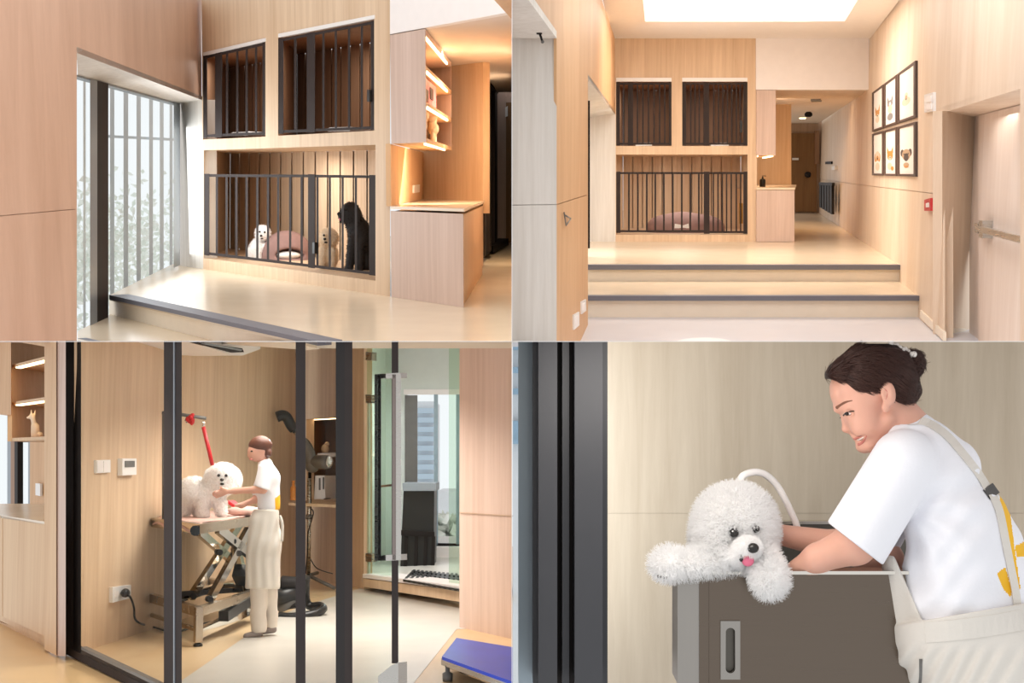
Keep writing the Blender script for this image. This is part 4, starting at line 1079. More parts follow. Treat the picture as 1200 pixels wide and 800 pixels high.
# --- glass partition
gy = lambda x: 766 + .488 * (x - 77)
gp = thing(R, 'glass_partition', R.on(77, 766, PG), 'charcoal framed glass partition in front of the grooming room', 'partition')
for x0, x1, m, dd in ((77, 95, 'dark_metal', .03), (77, 86, 'black_metal', -.03), (192, 203, 'black_metal', .12), (204, 213, 'black_metal', .08), (346.5, 358, 'black_metal', .1), (393.5, 404, 'dark_metal', .12), (404, 413, 'black_metal', .08)):
    yb = min(801, gy((x0 + x1) / 2) - (0 if x0 < 100 else -30))
    b = B(); pview(b, R, off(PG, -.01), [(x0, 399.3), (x1, 399.3), (x1, yb), (x0, min(yb, gy(x0)))], dd); part('post', b, m, gp)
b = B(); pquad(b, R, off(PG, -.015), [(203, 399.3), (204.3, 399.3), (204.3, 801), (203, 801)], .02); part('post_edge', b, 'grey_metal', gp)
b = B(); pquad(b, R, off(PG, -.02), [(77, 757), (170, 802.5), (150, 802.5), (77, 766)], .1); part('bottom_rail', b, 'black_metal', gp)
b = B(); pquad(b, R, off(PG, -.03), [(95, 757.5), (190, 803), (182, 803), (95, 761)], .04); part('glazing_bead', b, 'grey_plastic', gp)
for x0, x1 in ((95, 192), (213, 346.5), (358, 393.5)):
    b = B(); pquad(b, R, off(PG, .03), [(x0, 399.3), (x1, 399.3), (x1, min(801, gy(x1))), (x0, min(801, gy(x0) - 6))], .006); part('pane', b, 'glass', gp)
# glass door
gd = thing(R, 'glass_door', R.on(440, 800, PG), 'frameless glass door with a long steel pull handle', 'door')
b = B(); pquad(b, R, off(PG, .04), [(413.5, 399.3), (466.5, 399.3), (466.5, 801), (413.5, 801)], .008); part('pane', b, 'glass', gd)
b = B(); pview(b, R, off(PG, .03), [(459, 399.3), (466.8, 399.3), (466.8, 777), (459, 777)], .02); part('edge_profile', b, 'black_metal', gd)
M['handle_dark'] = steel('bronze_steel', '7E706A', .25)
for x0, x1, o_, m in ((439, 442.5, .12, 'steel'), (442.6, 446.5, .11, 'handle_dark'), (464, 470, -.1, 'steel'), (459.6, 463.9, -.09, 'handle_dark')):
    b = B(); pview(b, R, off(PG, o_), [(x0, 438.5), (x1, 438.5), (x1, 656), (x0, 656)], .03); part('pull_handle', b, m, gd)
for y0, y1 in ((437.5, 443.5), (650, 657)):
    b = B(); prism(b, P(R, off(PG, -.09), [(452, y0), (469, y0 - 1), (469, y1 - 1), (452, y1)]), PG[1] * .03); prism(b, P(R, off(PG, .12), [(440, y0 + 1), (455, y0), (455, y1 - .5), (440, y1)]), PG[1] * .03); part('handle_bracket', b, 'steel', gd)
b = B(); pquad(b, R, off(PG, .02), [(443, 792), (459, 779), (466.8, 776), (466.8, 801), (443, 801)], .04); part('patch_fitting', b, 'steel', gd)

# --- shower room behind its own glass
PT = off(PK, 0)
b = B(); pquad(b, R, off(PK, -.1), [(425, 677.5), (538.8, 692.5), (538.8, 705), (425, 687)], .3)
struct(R, 'trim_12', b, 'wood_back', 'tan laminate step below the shower glass')
b = B(); prism(b, [R.on(425, 676.6, off(PK, -.11)), R.on(538.8, 691.6, off(PK, -.11)), R.on(538.8, 691.6, off(PK, -.11)) + PK[1] * .35, R.on(425, 676.6, off(PK, -.11)) + PK[1] * .35], UP * .04)
struct(R, 'trim_13', b, 'white', 'white sill below the shower glass')
YB2 = 17.6
PS2 = (Vector((0, YB2, 0)), Vector((0, 1, 0)))
zS = R.on(440, 676, PK).z + .02
b = B(); prism(b, [R.on(424, 676, PK), R.on(541, 692, PK), R.z(545, 628, zS), R.z(424, 628, zS)], UP * -.05); struct(R, 'floor', b, 'floor_pale', 'pale raised floor of the shower room')
M['white_cool'] = plain('cool_white_tile', 'D9DFDA', .5, noise=.02)
b = B(); pquad(b, R, PS2, [(424, 399.3), (545, 399.3), (545, 660), (424, 660)], .1, [[(477, 460), (538.5, 460), (538.5, 638), (477, 638)]])
struct(R, 'wall_shower', b, 'white_cool', 'white wall with a window at the back of the shower room')
M['pale_green'] = plain('pale_green_tile', 'E6ECE4', .4, noise=.03)
b = B(); prism(b, [R.on(425, 399.3, off(PK, .2)), R.y(452, 399.3, YB2), R.y(452, 664, YB2), R.on(425, 690, off(PK, .2))], Vector((-.03, .02, 0))); struct(R, 'wall_shower', b, 'pale_green', 'pale green side wall of the shower room')
w = thing(R, 'window_4', R.on(508, 638, PS2), 'blue grey framed window at the back of the shower room', 'window', kind='structure')
b = B(); pquad(b, R, off(PS2, -.03), [(473, 456), (539, 456), (539, 462), (473, 462)], .08); part('head', b, 'white', w)
b = B(); pquad(b, R, off(PS2, -.02), [(474.5, 463), (489, 463), (489, 640), (474.5, 640)], .05); part('blind_panel', b, 'grey_plastic', w, 'dark grey panel')
M['blue_frame'] = plain('blue_grey_frame', '8FA3AE', .4, noise=.03)
for x0, x1 in ((508.5, 513), (534.5, 538.5)):
    b = B(); pquad(b, R, off(PS2, -.02), [(x0, 462), (x1, 462), (x1, 638), (x0, 638)], .08); part('frame', b, 'blue_frame', w)
b = B(); pquad(b, R, off(PS2, .05), [(489, 462), (538, 462), (538, 638), (489, 638)], .01); part('pane', b, 'glass', w)
b = B(); pquad(b, R, off(PS2, -.02), [(489, 636), (538.5, 637), (538.5, 640), (489, 639)], .08); part('frame', b, 'dark_metal', w)
b = B(); pquad(b, R, off(PS2, -.25), [(474, 641), (538.7, 641), (538.7, 655), (474, 655)], .3); part('sill', b, 'white', w)
# towers seen through that window
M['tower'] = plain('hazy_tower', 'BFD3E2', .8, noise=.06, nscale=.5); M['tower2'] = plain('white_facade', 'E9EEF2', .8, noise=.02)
PT3 = (Vector((0, 40, 0)), Vector((0, 1, 0)))
tw = thing(R, 'tower_building', R.on(500, 575, PT3), 'hazy blue tower outside the shower room window', 'building')
b = B(); pquad(b, R, PT3, [(486, 470), (509, 470), (509, 590), (486, 590)], 3); part('wall', b, 'tower2', tw)
for r_ in range(9):
    b = B(); pquad(b, R, off(PT3, -.2), [(487, 478 + r_ * 11), (508, 478 + r_ * 11), (508, 484 + r_ * 11), (487, 484 + r_ * 11)], .3); part('window', b, 'tower', tw)
PT4 = (Vector((0, 30, 0)), Vector((0, 1, 0)))
b = B(); pquad(b, R, PT4, [(511, 576), (545, 576), (545, 606), (511, 606)], 3); solid(R, 'white_building', b, 'tower2', 'low white building outside the shower room window', 'building')
rng = random.Random(5); b = B()
for k in range(500):
    c = R.y(rng.uniform(486, 545), rng.uniform(606, 645), rng.uniform(26, 28)); u = Vector((rng.gauss(0, 1), rng.gauss(0, 1), rng.gauss(0, 1))).normalized() * .16; v = u.cross(Vector((rng.gauss(0, 1), rng.gauss(0, 1), 1))).normalized() * .12
    b.faces.new([b.verts.new(c - u), b.verts.new(c + v), b.verts.new(c + u), b.verts.new(c - v)])
solid(R, 'garden_foliage', b, 'leaf_pale', 'pale green garden foliage below the towers', 'foliage', kind='stuff')
# shower glass leaf, hinges, towel rail
sgd = thing(R, 'shower_door', R.on(445, 684, PK), 'green tinted frameless shower door with steel hinges', 'door')
b = B(); pquad(b, R, off(PK, -.01), [(430, 399.3), (460, 399.3), (460, 681.5), (430, 677.5)], .012); part('pane', b, 'green_glass', sgd)
for y in (417, 467, 653):
    b = B(); pquad(b, R, off(PK, -.04), [(428.5, y - 5), (435.5, y - 4.5), (435.5, y + 5.5), (428.5, y + 5)], .06); part('hinge', b, 'steel', sgd)
b = B(); pquad(b, R, off(PK, -.005), [(430.8, 472), (432.2, 472), (432.2, 676), (430.8, 676)], .02); part('glass_edge', b, 'pale_green', sgd)
sp = thing(R, 'shower_screen', R.on(500, 690, PK), 'fixed green tinted glass beside the tan wall', 'glass')
b = B(); pquad(b, R, off(PK, .02), [(526, 399.3), (539, 399.3), (539, 690), (526, 688)], .012); part('pane', b, 'green_glass', sp)
b = B(); pquad(b, R, off(PK, -.03), [(445, 568.5), (459, 567), (459, 569.5), (445, 571)], .02); solid(R, 'towel_rail', b, 'chrome', 'short chrome rail on the shower glass', 'rail')
# tall black ramp leaning in the shower, grate mat
PBn = (Vector((0, 16.2, 0)), Vector((0, 1, 0)))
bn = thing(R, 'waste_bin', R.on(490, 668, PBn), 'tall black bin standing in the shower room', 'bin')
b = B(); prism(b, P(R, PBn, [(473, 573), (509, 573), (508, 669), (469, 667)]), Vector((0, .6, 0))); part('bin_body', b, 'black_plastic', bn)
b = B(); prism(b, P(R, off(PBn, -.05), [(471.5, 566), (511, 566), (510.5, 575), (472, 575)]), Vector((0, .75, .0))); part('lid', b, 'grey_metal', bn)
b = B(); prism(b, P(R, off(PBn, -.04), [(469, 621), (509, 623), (509, 629), (469, 627)]), Vector((0, .05, 0))); part('band', b, 'dark_metal', bn)
for x in (474, 486, 497, 506):
    b = B(); prism(b, P(R, off(PBn, -.03), [(x, 628), (x + 4, 628.5), (x + 3, 666), (x - 1, 665.5)]), Vector((0, .05, 0))); part('rib', b, 'dark_metal', bn)
zm = zS + .01
ma = R.z(472, 681, zm); mb_ = R.z(538, 693, zm); mc = R.z(538, 674, zm); md = R.z(484, 669, zm)
gm = thing(R, 'drain_mat', (ma + mc) / 2, 'black slatted drain mat in front of the tall bin', 'mat')
b = B(); prism(b, [ma, mb_, mc, md], UP * .006); part('mat_base', b, 'grey_plastic', gm)
for k in range(11):
    t0, t1 = k / 11 + .01, k / 11 + .06
    b = B(); prism(b, [ma.lerp(mb_, t0), ma.lerp(mb_, t1), md.lerp(mc, t1), md.lerp(mc, t0)], UP * .02); part('slat', b, 'black_plastic', gm)
for k in range(5):
    t0, t1 = k / 5 + .02, k / 5 + .1
    b = B(); prism(b, [ma.lerp(md, t0), mb_.lerp(mc, t0), mb_.lerp(mc, t1), ma.lerp(md, t1)], UP * .018); part('slat', b, 'black_plastic', gm)

# --- fittings on the left wall
t = thing(R, 'light_switch', R.on(121, 554, PA), 'white double switch plate nearest the glass frame', 'switch')
b = B(); pquad(b, R, off(PA, -.02), [(113, 539), (129.5, 538.6), (129.5, 553.4), (113, 554.3)], .02); part('plate', b, 'white_plastic', t)
for x0, x1 in ((114.2, 121), (121.8, 128.6)):
    b = B(); pquad(b, R, off(PA, -.026), [(x0, 540.3), (x1, 540.1), (x1, 552.6), (x0, 552.9)], .01); part('rocker', b, 'ceil', t)
t = thing(R, 'thermostat', R.on(151, 557, PA), 'white thermostat with a grey display on the tan wall', 'thermostat')
b = B(); pquad(b, R, off(PA, -.04), [(143.5, 537), (160, 537), (160, 556), (143.5, 557)], .04); part('housing', b, 'white_plastic', t)
b = B(); pquad(b, R, off(PA, -.046), [(147, 539.8), (158, 539.8), (158, 547), (147, 547.4)], .01); part('display', b, 'grey_plastic', t)
t = thing(R, 'wall_socket', R.on(142, 705, PA), 'white double socket with a plug low on the tan wall', 'socket')
b = B(); pquad(b, R, off(PA, -.03), [(132, 688), (153.5, 685), (153.5, 700.5), (132, 706)], .03); part('plate', b, 'white_plastic', t)
for x, y in ((137.5, 696), (147, 694.3)):
    b = B(); pquad(b, R, off(PA, -.034), rect(x - 2.5, y - 3.5, x + 2.5, y + 3.5), .006); part('socket_face', b, 'ceil', t)
c = R.on(147, 694.5, off(PA, -.07))
b = B(); ball(b, c, (.035, .05, .035))
pts = [c, R.on(153, 700, off(PA, -.12)), R.on(157, 712, off(PA, -.1)), R.on(158, 724, off(PA, -.1)), R.on(164, 730, off(PA, -.12)), R.z(175, 733, zF + .02), R.z(205, 740, zF + .02), R.z(236, 731, zF + .02), R.z(250, 728, zF + .02)]
tube(b, smooth_path(pts), .009, 6)
solid(R, 'power_cord', b, 'black_plastic', 'black power cord from the low socket to the table', 'cord')
# --- air conditioner
PAc = off(PA, -.45)
ac = thing(R, 'air_conditioner', R.on(270, 414, PAc), 'white wall air conditioner above the grooming table', 'air conditioner')
b = B(); prism(b, P(R, PAc, [(222, 399.3), (306, 399.3), (305, 409), (284, 416.5), (270, 415.5)]), PA[1] * .45); part('housing', b, 'white_plastic', ac)
b = B(); prism(b, P(R, off(PAc, -.02), [(232, 400.5), (284, 408), (286, 412.5), (273, 413), (226, 401)]), PA[1] * .03); part('outlet', b, 'dark_metal', ac)
b = B(); prism(b, P(R, off(PAc, -.04), [(240, 401.2), (284, 409.4), (283, 411), (238, 402.6)]), PA[1] * .02); part('vane', b, 'grey_metal', ac)

# --- grooming table
N0 = R.z(232, 757, zF); L0 = R.z(173, 736, zF); R0 = R.z(300, 730, zF)
U = L0 - N0; V = R0 - N0
def T(u, v, z): return N0 + U * u + V * v + UP * z
M['chrome_warm'] = steel('satin_steel', 'CDBCA6', .25, (6, 6, 6))
gt = thing(R, 'grooming_table', T(.5, .5, 0), 'chrome scissor lift grooming table carrying the white dog', 'table')
def bar(a, c, r, m, name, par=gt, w=None):
    d = (c - a); n = d.cross(UP).normalized() if abs(d.normalized().z) < .95 else U.normalized()
    s = d.cross(n).normalized()
    bb = B(); w = w or r
    prism(bb, [a + n * r + s * w, a - n * r + s * w, a - n * r - s * w, a + n * r - s * w], d); return part(name, bb, m, par)
h0 = .29
for u, v in ((0, 0), (1, 0), (0, 1), (1, 1)):
    lg = bar(T(u, v, .03), T(u, v, h0), .028, 'chrome_warm', 'leg')
    bb = B(); lathe(bb, T(u, v, .0), [(.035, 0), (.035, .015), (.015, .03)], 10); part('foot', bb, 'black_plastic', lg)
for a, c in (((0, 0), (1, 0)), ((0, 0), (0, 1)), ((1, 0), (1, 1)), ((0, 1), (1, 1))):
    bar(T(*a, h0 - .03), T(*c, h0 - .03), .028, 'chrome_warm', 'base_rail', w=.035)
bar(T(0, 0, .12), T(1, 0, .12), .014, 'chrome_warm', 'base_rail')
bar(T(.5, 0, h0), T(.5, 1, h0), .03, 'chrome', 'base_rail'); bar(T(.12, .1, .06), T(.12, 1, .1), .035, 'chrome', 'base_rail')
def tp(px, py, u):                                   # point of the scissor frame in the upright plane at u
    return R.on(px, py, vplane(T(u, 0, 0), T(u, 1, 0)))
for a, c, u, m, w_ in (((225, 698), (281, 613), .45, 'chrome', .04), ((246, 702), (290, 622), .1, 'chrome', .04), ((233, 623), (290, 672), .45, 'chrome', .035), ((255, 619), (296, 652), .1, 'chrome', .04)):
    bar(tp(*a, u), tp(*c, u), .02, m, 'scissor_arm', w=w_)
for p, u in (((257, 647), .1), ((280, 648), .08), ((273, 634), .1), ((226, 698), .42), ((246, 702), .07)):
    bb = B(); lathe(bb, tp(*p, u) - U.normalized() * 0 + PA[1] * 0, [(.025, -.05), (.025, .02)], 10, -U.normalized()); part('pivot_bolt', bb, 'black_plastic', gt)
bar(tp(276, 640, .3), tp(284, 676, .3), .035, 'chrome', 'actuator'); bar(tp(281, 668, .28), tp(288, 684, .28), .06, 'black_plastic', 'actuator_motor')
bar(tp(262, 722, .0), tp(300, 697, .0), .04, 'black_plastic', 'pedal_housing')
bar(T(.45, -.0, h0 + .05), tp(296, 690, .45), .02, 'dark_metal', 'pedal_rod')
zt = -.52 + 1.44
e0 = -.03
def slab(u0, u1, v0, v1, za, zb_, m, name):
    bb = B(); prism(bb, [T(u0, v0, za), T(u1, v0, za), T(u1, v1, za), T(u0, v1, za)], UP * (zb_ - za)); return part(name, bb, m, gt)
slab(e0, 1.05, e0, 1.0, zt - .075, zt - .02, 'chrome_warm', 'top_frame')
slab(e0 - .01, 1.06, e0 - .01, 1.01, zt - .02, zt, 'chrome_warm', 'tabletop')
bb = B(); lathe(bb, T(.02, -.04, zt - .05), [(.04, 0), (.04, .03)], 10, -V.normalized()); part('clamp_knob', bb, 'black_plastic', gt)
bb = B()
nx, ny = 14, 10; vv = {}
for i in range(nx + 1):
    for j in range(ny + 1):
        u, v = .02 + .86 * i / nx, -.05 + 1.0 * j / ny
        dz = .006 + .004 * math.sin(i * 1.3 + j)
        if j == 0: dz = -.05 - .02 * math.sin(i * .9)
        vv[i, j] = bb.verts.new(T(u, v, zt + dz))
for i in range(nx):
    for j in range(ny): bb.faces.new([vv[i, j], vv[i + 1, j], vv[i + 1, j + 1], vv[i, j + 1]]).smooth = True
M['pink_mat'] = plain('dusty_pink_towel', 'C9A69B', .9, noise=.05, bump=.2)
o = solid(R, 'towel', bb, 'pink_mat', 'dusty pink towel spread on the grooming table under the dog', 'towel')
md_ = o.modifiers.new('thickness', 'SOLIDIFY'); md_.thickness = .008
bb = B(); ball(bb, T(.05, .8, zt + .045), (.16, .09, .045)); solid(R, 'rolled_cloth', bb, 'pink_mat', 'rolled pink cloth at the table end beside the apron', 'cloth')
bb = B(); a = R.on(267, 590, vplane(T(.3, 0, 0), T(.3, 1, 0)))
prism(bb, [a, a + Vector((.07, .0, -.05)), a + Vector((.13, .02, -.06)), a + Vector((.05, .02, -.0))], UP * .03); solid(R, 'grooming_brush', bb, 'red', 'small dark red brush on the grooming table', 'brush')

# grooming arm and leash
Yt = R.depth(T(.5, .5, 1)) - .45
def S(px, py, d=0, Y=None): return Vector(R.pm(np.array([[px, py, d]], float), Y or Yt)[0])
ga = thing(R, 'leash_stand', S(205, 486), 'dark grey leash stand reaching out above the white dog', 'stand')
b = B(); tube(b, [S(190, 483.5), S(212, 485.5), S(241.5, 490)], .014, 8); part('arm_tube', b, 'grey_plastic', ga)
b = B(); tube(b, [S(192, 484), S(192, 610)], .016, 8); part('upright', b, 'grey_plastic', ga)
ls = thing(R, 'dog_leash', S(224, 488), 'red leash clipped to the leash stand', 'leash')
b = B()
for k in range(7): ball(b, S(223 + 2.6 * math.cos(k * 2.4), 487 + k * 1.0, 1.8 * math.sin(k * 2.4)), .022, 8, 6)
tube(b, smooth_path([S(224, 490), S(226, 494), S(223.5, 497)]), .016, 6); part('knot', b, 'red', ls)
b = B(); tube(b, smooth_path([S(237, 494), S(239, 496), S(238, 499)]), .012, 6); part('clip', b, 'chrome', ls)
b = B(); tube(b, [S(238.3, 500), S(244, 524), S(249, 545)], .017, 6); part('strap', b, 'red', ls)
b = B(); tube(b, smooth_path([S(217, 493), S(218.5, 489), S(219.5, 493), S(218, 495)]), .005, 5); part('hook', b, 'grey_plastic', ls)

# --- the white dog on the table
Yd = R.depth(T(.35, .4, 1))
core = uni(5, el((262, 558, -8), (17, 15.5, 15)), el((260, 565, -18), (6.5, 5.5, 6)), el((228, 577, 6), (20, 18, 17)), el((248, 577, -2), (15, 15, 14)), rc((238, 585, -9), (238, 602, -10), 6.5, 6.2), rc((258, 585, -8), (259, 600, -8), 6.5, 6), rc((216, 585, 6), (216, 600, 6), 7, 6), rc((230, 588, 12), (230, 598, 14), 6, 5.5), el((262, 570, -10), (15, 8, 12)), el((247, 560, -6), (7, 10, 8)), el((275, 562, -6), (7, 11, 8)))
small_dog(R, Yd, 'dog', 'fluffy white dog standing on the grooming table', core, (196, 534, -42), (290, 612, 36), 1.1, 'coat_white', 'fur_white',
          [(256.3, 556.8, -24.5, 1.8), (265, 557, -24.8, 1.8)], (260, 562, -27.5, 2.3), (260.2, 567, -26.4, 2.6), 9000, 3.4, (240, 606, 0), rad=.35)

# --- the groomer at the table
Yw = R.depth(R.z(303, 745, zF))
pw = thing(R, 'person', R.z(306, 746, zF), 'person in white shirt and beige apron holding the dog on the table', 'person')
body = uni(3, el((303, 526, 0), (11, 12.5, 9.5), -15), el((298, 531, -1), (8, 10, 8), -15), rc((293, 532, -1), (291.2, 534, -1), 1.3, 1.2), rc((306, 534, 1), (312, 545, 2), 5.5, 6),
           rc((312, 550, -8), (308, 573, -12), 6.5, 5), rc((308, 573, -12), (276, 575, -10), 5, 3.6), rc((276, 575, -10), (262, 575.5, -15), 3.6, 3),
           rc((262, 575, -15), (252, 577, -22), 3.2, 2.2), rc((262, 577, -14), (253, 580.5, -20), 2.8, 1.8), rc((264, 574, -16), (258, 570.5, -22), 2, 1.3), rc((260, 577, -15), (250, 579, -21), 2.4, 1.7), rc((261, 578, -13), (254, 582.5, -18), 2.2, 1.5), rc((312, 552, 10), (300, 585, 10), 6, 4.4), rc((300, 585, 10), (283, 592, 4), 4.2, 3.2), rc((283, 592, 4), (276, 592, 0), 3, 2),
           rc((316, 556, 2), (314, 610, 2), 8, 9), rc((308, 610, -4), (304, 728, -6), 7, 5), rc((318, 610, 5), (318, 724, 5), 7, 5))
flesh('body', body, (244, 508, -30), (336, 734, 26), 1.3, 'skin', pw, R, Yw)
M['hair_red'] = plain('reddish_brown_hair', '5C3425', .4, noise=.2, nscale=60, bump=.3, bscale=200)
hairf = sub(1, uni(2, el((304.5, 521, 0), (13.5, 10.5, 11), -12), el((315, 521, 0), (4.6, 4.6, 4.6)), el((313, 530, 0), (6, 6.5, 7))), uni(2, el((292, 536, -3), (10, 11.5, 14), -15), el((302, 539, -9), (8, 9.5, 6))))
flesh('hair', hairf, (284, 506, -18), (324, 542, 18), .8, 'hair_red', pw, R, Yw)
b = B()
for k in range(5): ball(b, S(309 + k * 1.6, 513.2 + k * .8, -3, Yw), .011, 8, 6)
part('hair_tie', b, 'cotton', pw)
b = B(); ball(b, S(295.2, 528.5, -7.6, Yw), (.012, .012, .007)); part('eye', b, 'nose', pw)
M['lip'] = plain('rose_lip', 'C4776B', .4, noise=.05)
b = B(); ball(b, S(294.4, 538, -5.5, Yw), (.018, .015, .008)); part('lips', b, 'lip', pw)
shirt = uni(5, chain(5, [(311, 545, 2, 9), (315, 560, 3, 12.5), (315, 592, 3, 13.5)]), cut(1, rc((311, 550, -7), (306, 578, -13), 9, 9.5), half((307, 572, -12), (-.35, 1, 0))), rc((311, 551, 10), (303, 576, 12), 8, 8))
shirt = cut(1.5, shirt, half((312, 598, 0), (0.03, 1, 0)))
flesh('t_shirt', shirt, (284, 532, -32), (338, 604, 30), 1.0, 'cotton', pw, R, Yw, paint=[('yellow', [(322, 584), (330, 578), (334, 600), (323, 600)])])
def wave(f, amp, kx, ky, lo_):
    def g(p):
        x, y = p[..., 0], p[..., 1]
        return f(p) + amp * np.sin(x * kx + y * ky + 1.3 * np.sin(y * .07)) * np.clip((y - lo_) / 20, 0, 1)
    return g
ap = cut(1.5, wave(uni(8, chain(6, [(312, 600, 2, 15), (311, 640, 1, 18.5), (309.5, 686, 0, 19.5)]), rc((302, 612, -3), (301, 690, -3), 11, 12)), .9, .55, .06, 600), half((310, 690, 0), (0, 1, 0)))
ap = cut(1.5, ap, half((310, 596.5, 0), (0, -1, 0)))
flesh('apron', ap, (284, 588, -28), (338, 696, 30), 1.2, 'apron', pw, R, Yw)
b = B(); tube(b, smooth_path([S(328, 604, -8, Yw), S(331, 615, -9, Yw), S(330.5, 634, -9, Yw)]), .012, 5); part('apron_tie', b, 'apron', pw)
tr = wave(uni(3, rc((303, 660, -6), (303, 736, -8), 10.5, 9.5), rc((316, 660, 4), (318, 732, 5), 9.5, 7.5)), .6, .2, .16, 690)
tr = cut(1, tr, half((310, 741, 0), (.05, 1, 0)))
flesh('trousers', tr, (284, 650, -26), (336, 746, 22), 1.2, 'trouser', pw, R, Yw)
M['slipper'] = plain('taupe_slipper', '8C7F79', .7, noise=.06)
for (ax, ay, ad), (bx_, by_, bd_) in (((304, 742, -8), (289, 745.5, -14)), ((320, 737, 4), (309, 739, 0))):
    flesh('slipper', cut(.6, rc((ax, ay, ad), (bx_, by_, bd_), 4.6, 4.2), half((ax, 749 if ax < 310 else 743, 0), (0, 1, 0))), (bx_ - 8, ay - 8, bd_ - 8), (ax + 8, by_ + 8, ad + 8), .8, 'slipper', pw, R, Yw)

# --- dryer on its stand
Yr = R.depth(R.z(362, 690, zF))
dy = thing(R, 'stand_dryer', R.z(362, 690, zF), 'grey stand dryer with a black nozzle behind the person', 'dryer')
q = lambda x, y, d=0: S(x, y, d, Yr)
b = B(); tube(b, smooth_path([q(324.5, 488.5, -4), q(331, 486.5, -2), q(336, 489, 0), q(341, 498, 2), q(345, 503, 3)]), .058, 12); part('nozzle', b, 'black_plastic', dy)
b = B(); tube(b, [q(344, 502, 3), q(352, 512, 4), q(360, 522, 5)], .035, 10); part('hose_arm', b, 'steel', dy)
b = B(); ax = (q(386, 541, -8) - q(362, 541, 6)); lathe(b, q(362, 541, 6), [(.06, -.02), (.07, 0), (.075, ax.length * .7), (.07, ax.length)], 16, ax); part('motor', b, 'grey_plastic', dy)
b = B(); lathe(b, q(383, 541, -9.5), [(.062, .03), (.062, .04), (.03, .045)], 16, ax); part('grille', b, 'steel', dy)
flesh('housing', uni(3, el((360, 530, 4), (9, 19, 9), -20), el((366, 545, 3), (9, 9, 8))), (344, 505, -12), (384, 562, 20), 1.2, 'grey_plastic', dy, R, Yr)
b = B(); tube(b, [q(363, 553, 4), q(363, 606, 4)], .018, 8); part('neck', b, 'dark_metal', dy)
b = B(); tube(b, [q(362.5, 560, 4), q(361.5, 676, 4)], .022, 10); part('pole', b, 'steel', dy)
b = B(); lathe(b, q(362, 608, 4), [(.035, 0), (.035, .05)], 10); part('clamp', b, 'grey_plastic', dy)
for x, y, d in ((392, 689, -14), (340, 686, 10), (372, 671, 40), (350, 698, -26)):
    b = B(); tube(b, [q(361.5, 674, 4), q(x, y, d)], .02, 8); lg = part('leg', b, 'grey_plastic', dy)
b = B(); tube(b, smooth_path([q(365, 596, 0), q(367, 602, 0), q(361, 625, 0), q(360, 650, 0), q(358, 672, 0)]), .007, 5); part('cable', b, 'black_plastic', dy)
b = B(); tube(b, smooth_path([q(364, 655, 8), q(372, 666, 8), q(390, 672, 8)]), .006, 5); part('cable', b, 'black_plastic', dy)
hz = thing(R, 'vacuum_hose', R.z(350, 722, zF), 'black ribbed hose coiled on the floor behind the slippers', 'hose')
Yh = R.depth(R.z(350, 722, zF)); q = lambda x, y, d=0: S(x, y, d, Yh)
b = B(); tube(b, smooth_path([q(326, 722, -2), q(340, 722.5, -6), q(358, 721, -6), q(372, 717.5, 0), q(379, 713, 10), q(374, 709.5, 18), q(364, 710, 22), q(359, 704, 22), q(358, 688, 18), q(359, 676, 14)], 8), .038, 10); part('hose', b, 'black_plastic', hz)
b = B(); tube(b, [q(326, 713, 14), q(338, 708, 16), q(345, 700, 18)], .045, 10); part('nozzle', b, 'grey_plastic', hz)
vc = thing(R, 'blower', R.z(336, 712, zF), 'small black blower motor on the floor beside the apron', 'blower')
b = B(); lathe(b, q(335, 697, 16), [(.05, -.1), (.075, -.08), (.075, .08), (.05, .1)], 14, Vector((1, .3, .2))); part('motor', b, 'black_plastic', vc)
b = B(); lathe(b, q(342, 683, 18), [(.05, -.1), (.06, -.09), (.06, .09), (.05, .1)], 14, Vector((1, .2, -.1))); part('tank', b, 'dark_metal', vc)
b = B(); tube(b, [q(326, 676, 14), q(327, 708, 14)], .02, 8); part('handle', b, 'chrome', vc)
b = B(); prism(b, [q(324, 716, 14), q(350, 712, 10), q(350, 706, 20), q(326, 709, 24)], UP * .03); part('base', b, 'black_plastic', vc)

# --- things in the niche
def box_px(px0, py0, px1, py1, pl, t, name, mat, label, cat, grp=None):
    b = B(); pquad(b, R, pl, rect(px0, py0, px1, py1), t); return solid(R, name, b, mat, label, cat, grp)
PNi = off(PK, .35)
b = B(); a = R.on(355, 588.5, off(PK, -.25)); c = R.on(394, 586.5, off(PK, -.25)); c.z = a.z
prism(b, [R.on(338, 588.7, off(PA, -.2)), c, c + dA * 1.2, R.on(338, 588.7, off(PA, -.2)) + dA * 1.2], UP * -.03); solid(R, 'counter_shelf', b, 'wood_back', 'thin tan counter running behind the stand dryer', 'counter')
b = B(); pquad(b, R, off(PK, .12), [(372, 531), (394, 530), (394, 534.5), (372, 535.5)], .5); solid(R, 'wall_shelf', b, 'wood_pale', 'short pale shelf inside the lit niche', 'shelf')
cn = R.on(375, 585, off(PK, .2))
t = thing(R, 'towel_roll', R.on(374, 585, off(PK, .1)), 'white folded towels on the counter behind the dryer', 'towel')
b = B(); pquad(b, R, off(PK, .1), [(369.5, 557), (380.5, 557), (381.5, 584), (368, 586)], .3); part('stack', b, 'white_plastic', t)
for x0, x1, y0, y1 in ((373.5, 374.6, 560, 574), (378, 379, 559, 573)):
    b = B(); pquad(b, R, off(PK, .09), rect(x0, y0, x1, y1), .02); part('fold', b, 'grey_plastic', t)
box_px(361, 558, 369, 584, off(PK, .3), .1, 'dispenser', 'grey_plastic', 'grey dispenser beside the white towels', 'dispenser')
b = B(); c = R.on(384, 585, off(PK, .1)); ball(b, c, (.05, .05, .018)); solid(R, 'brush_dish', b, 'dark_metal', 'small dark dish beside the white towels', 'dish')
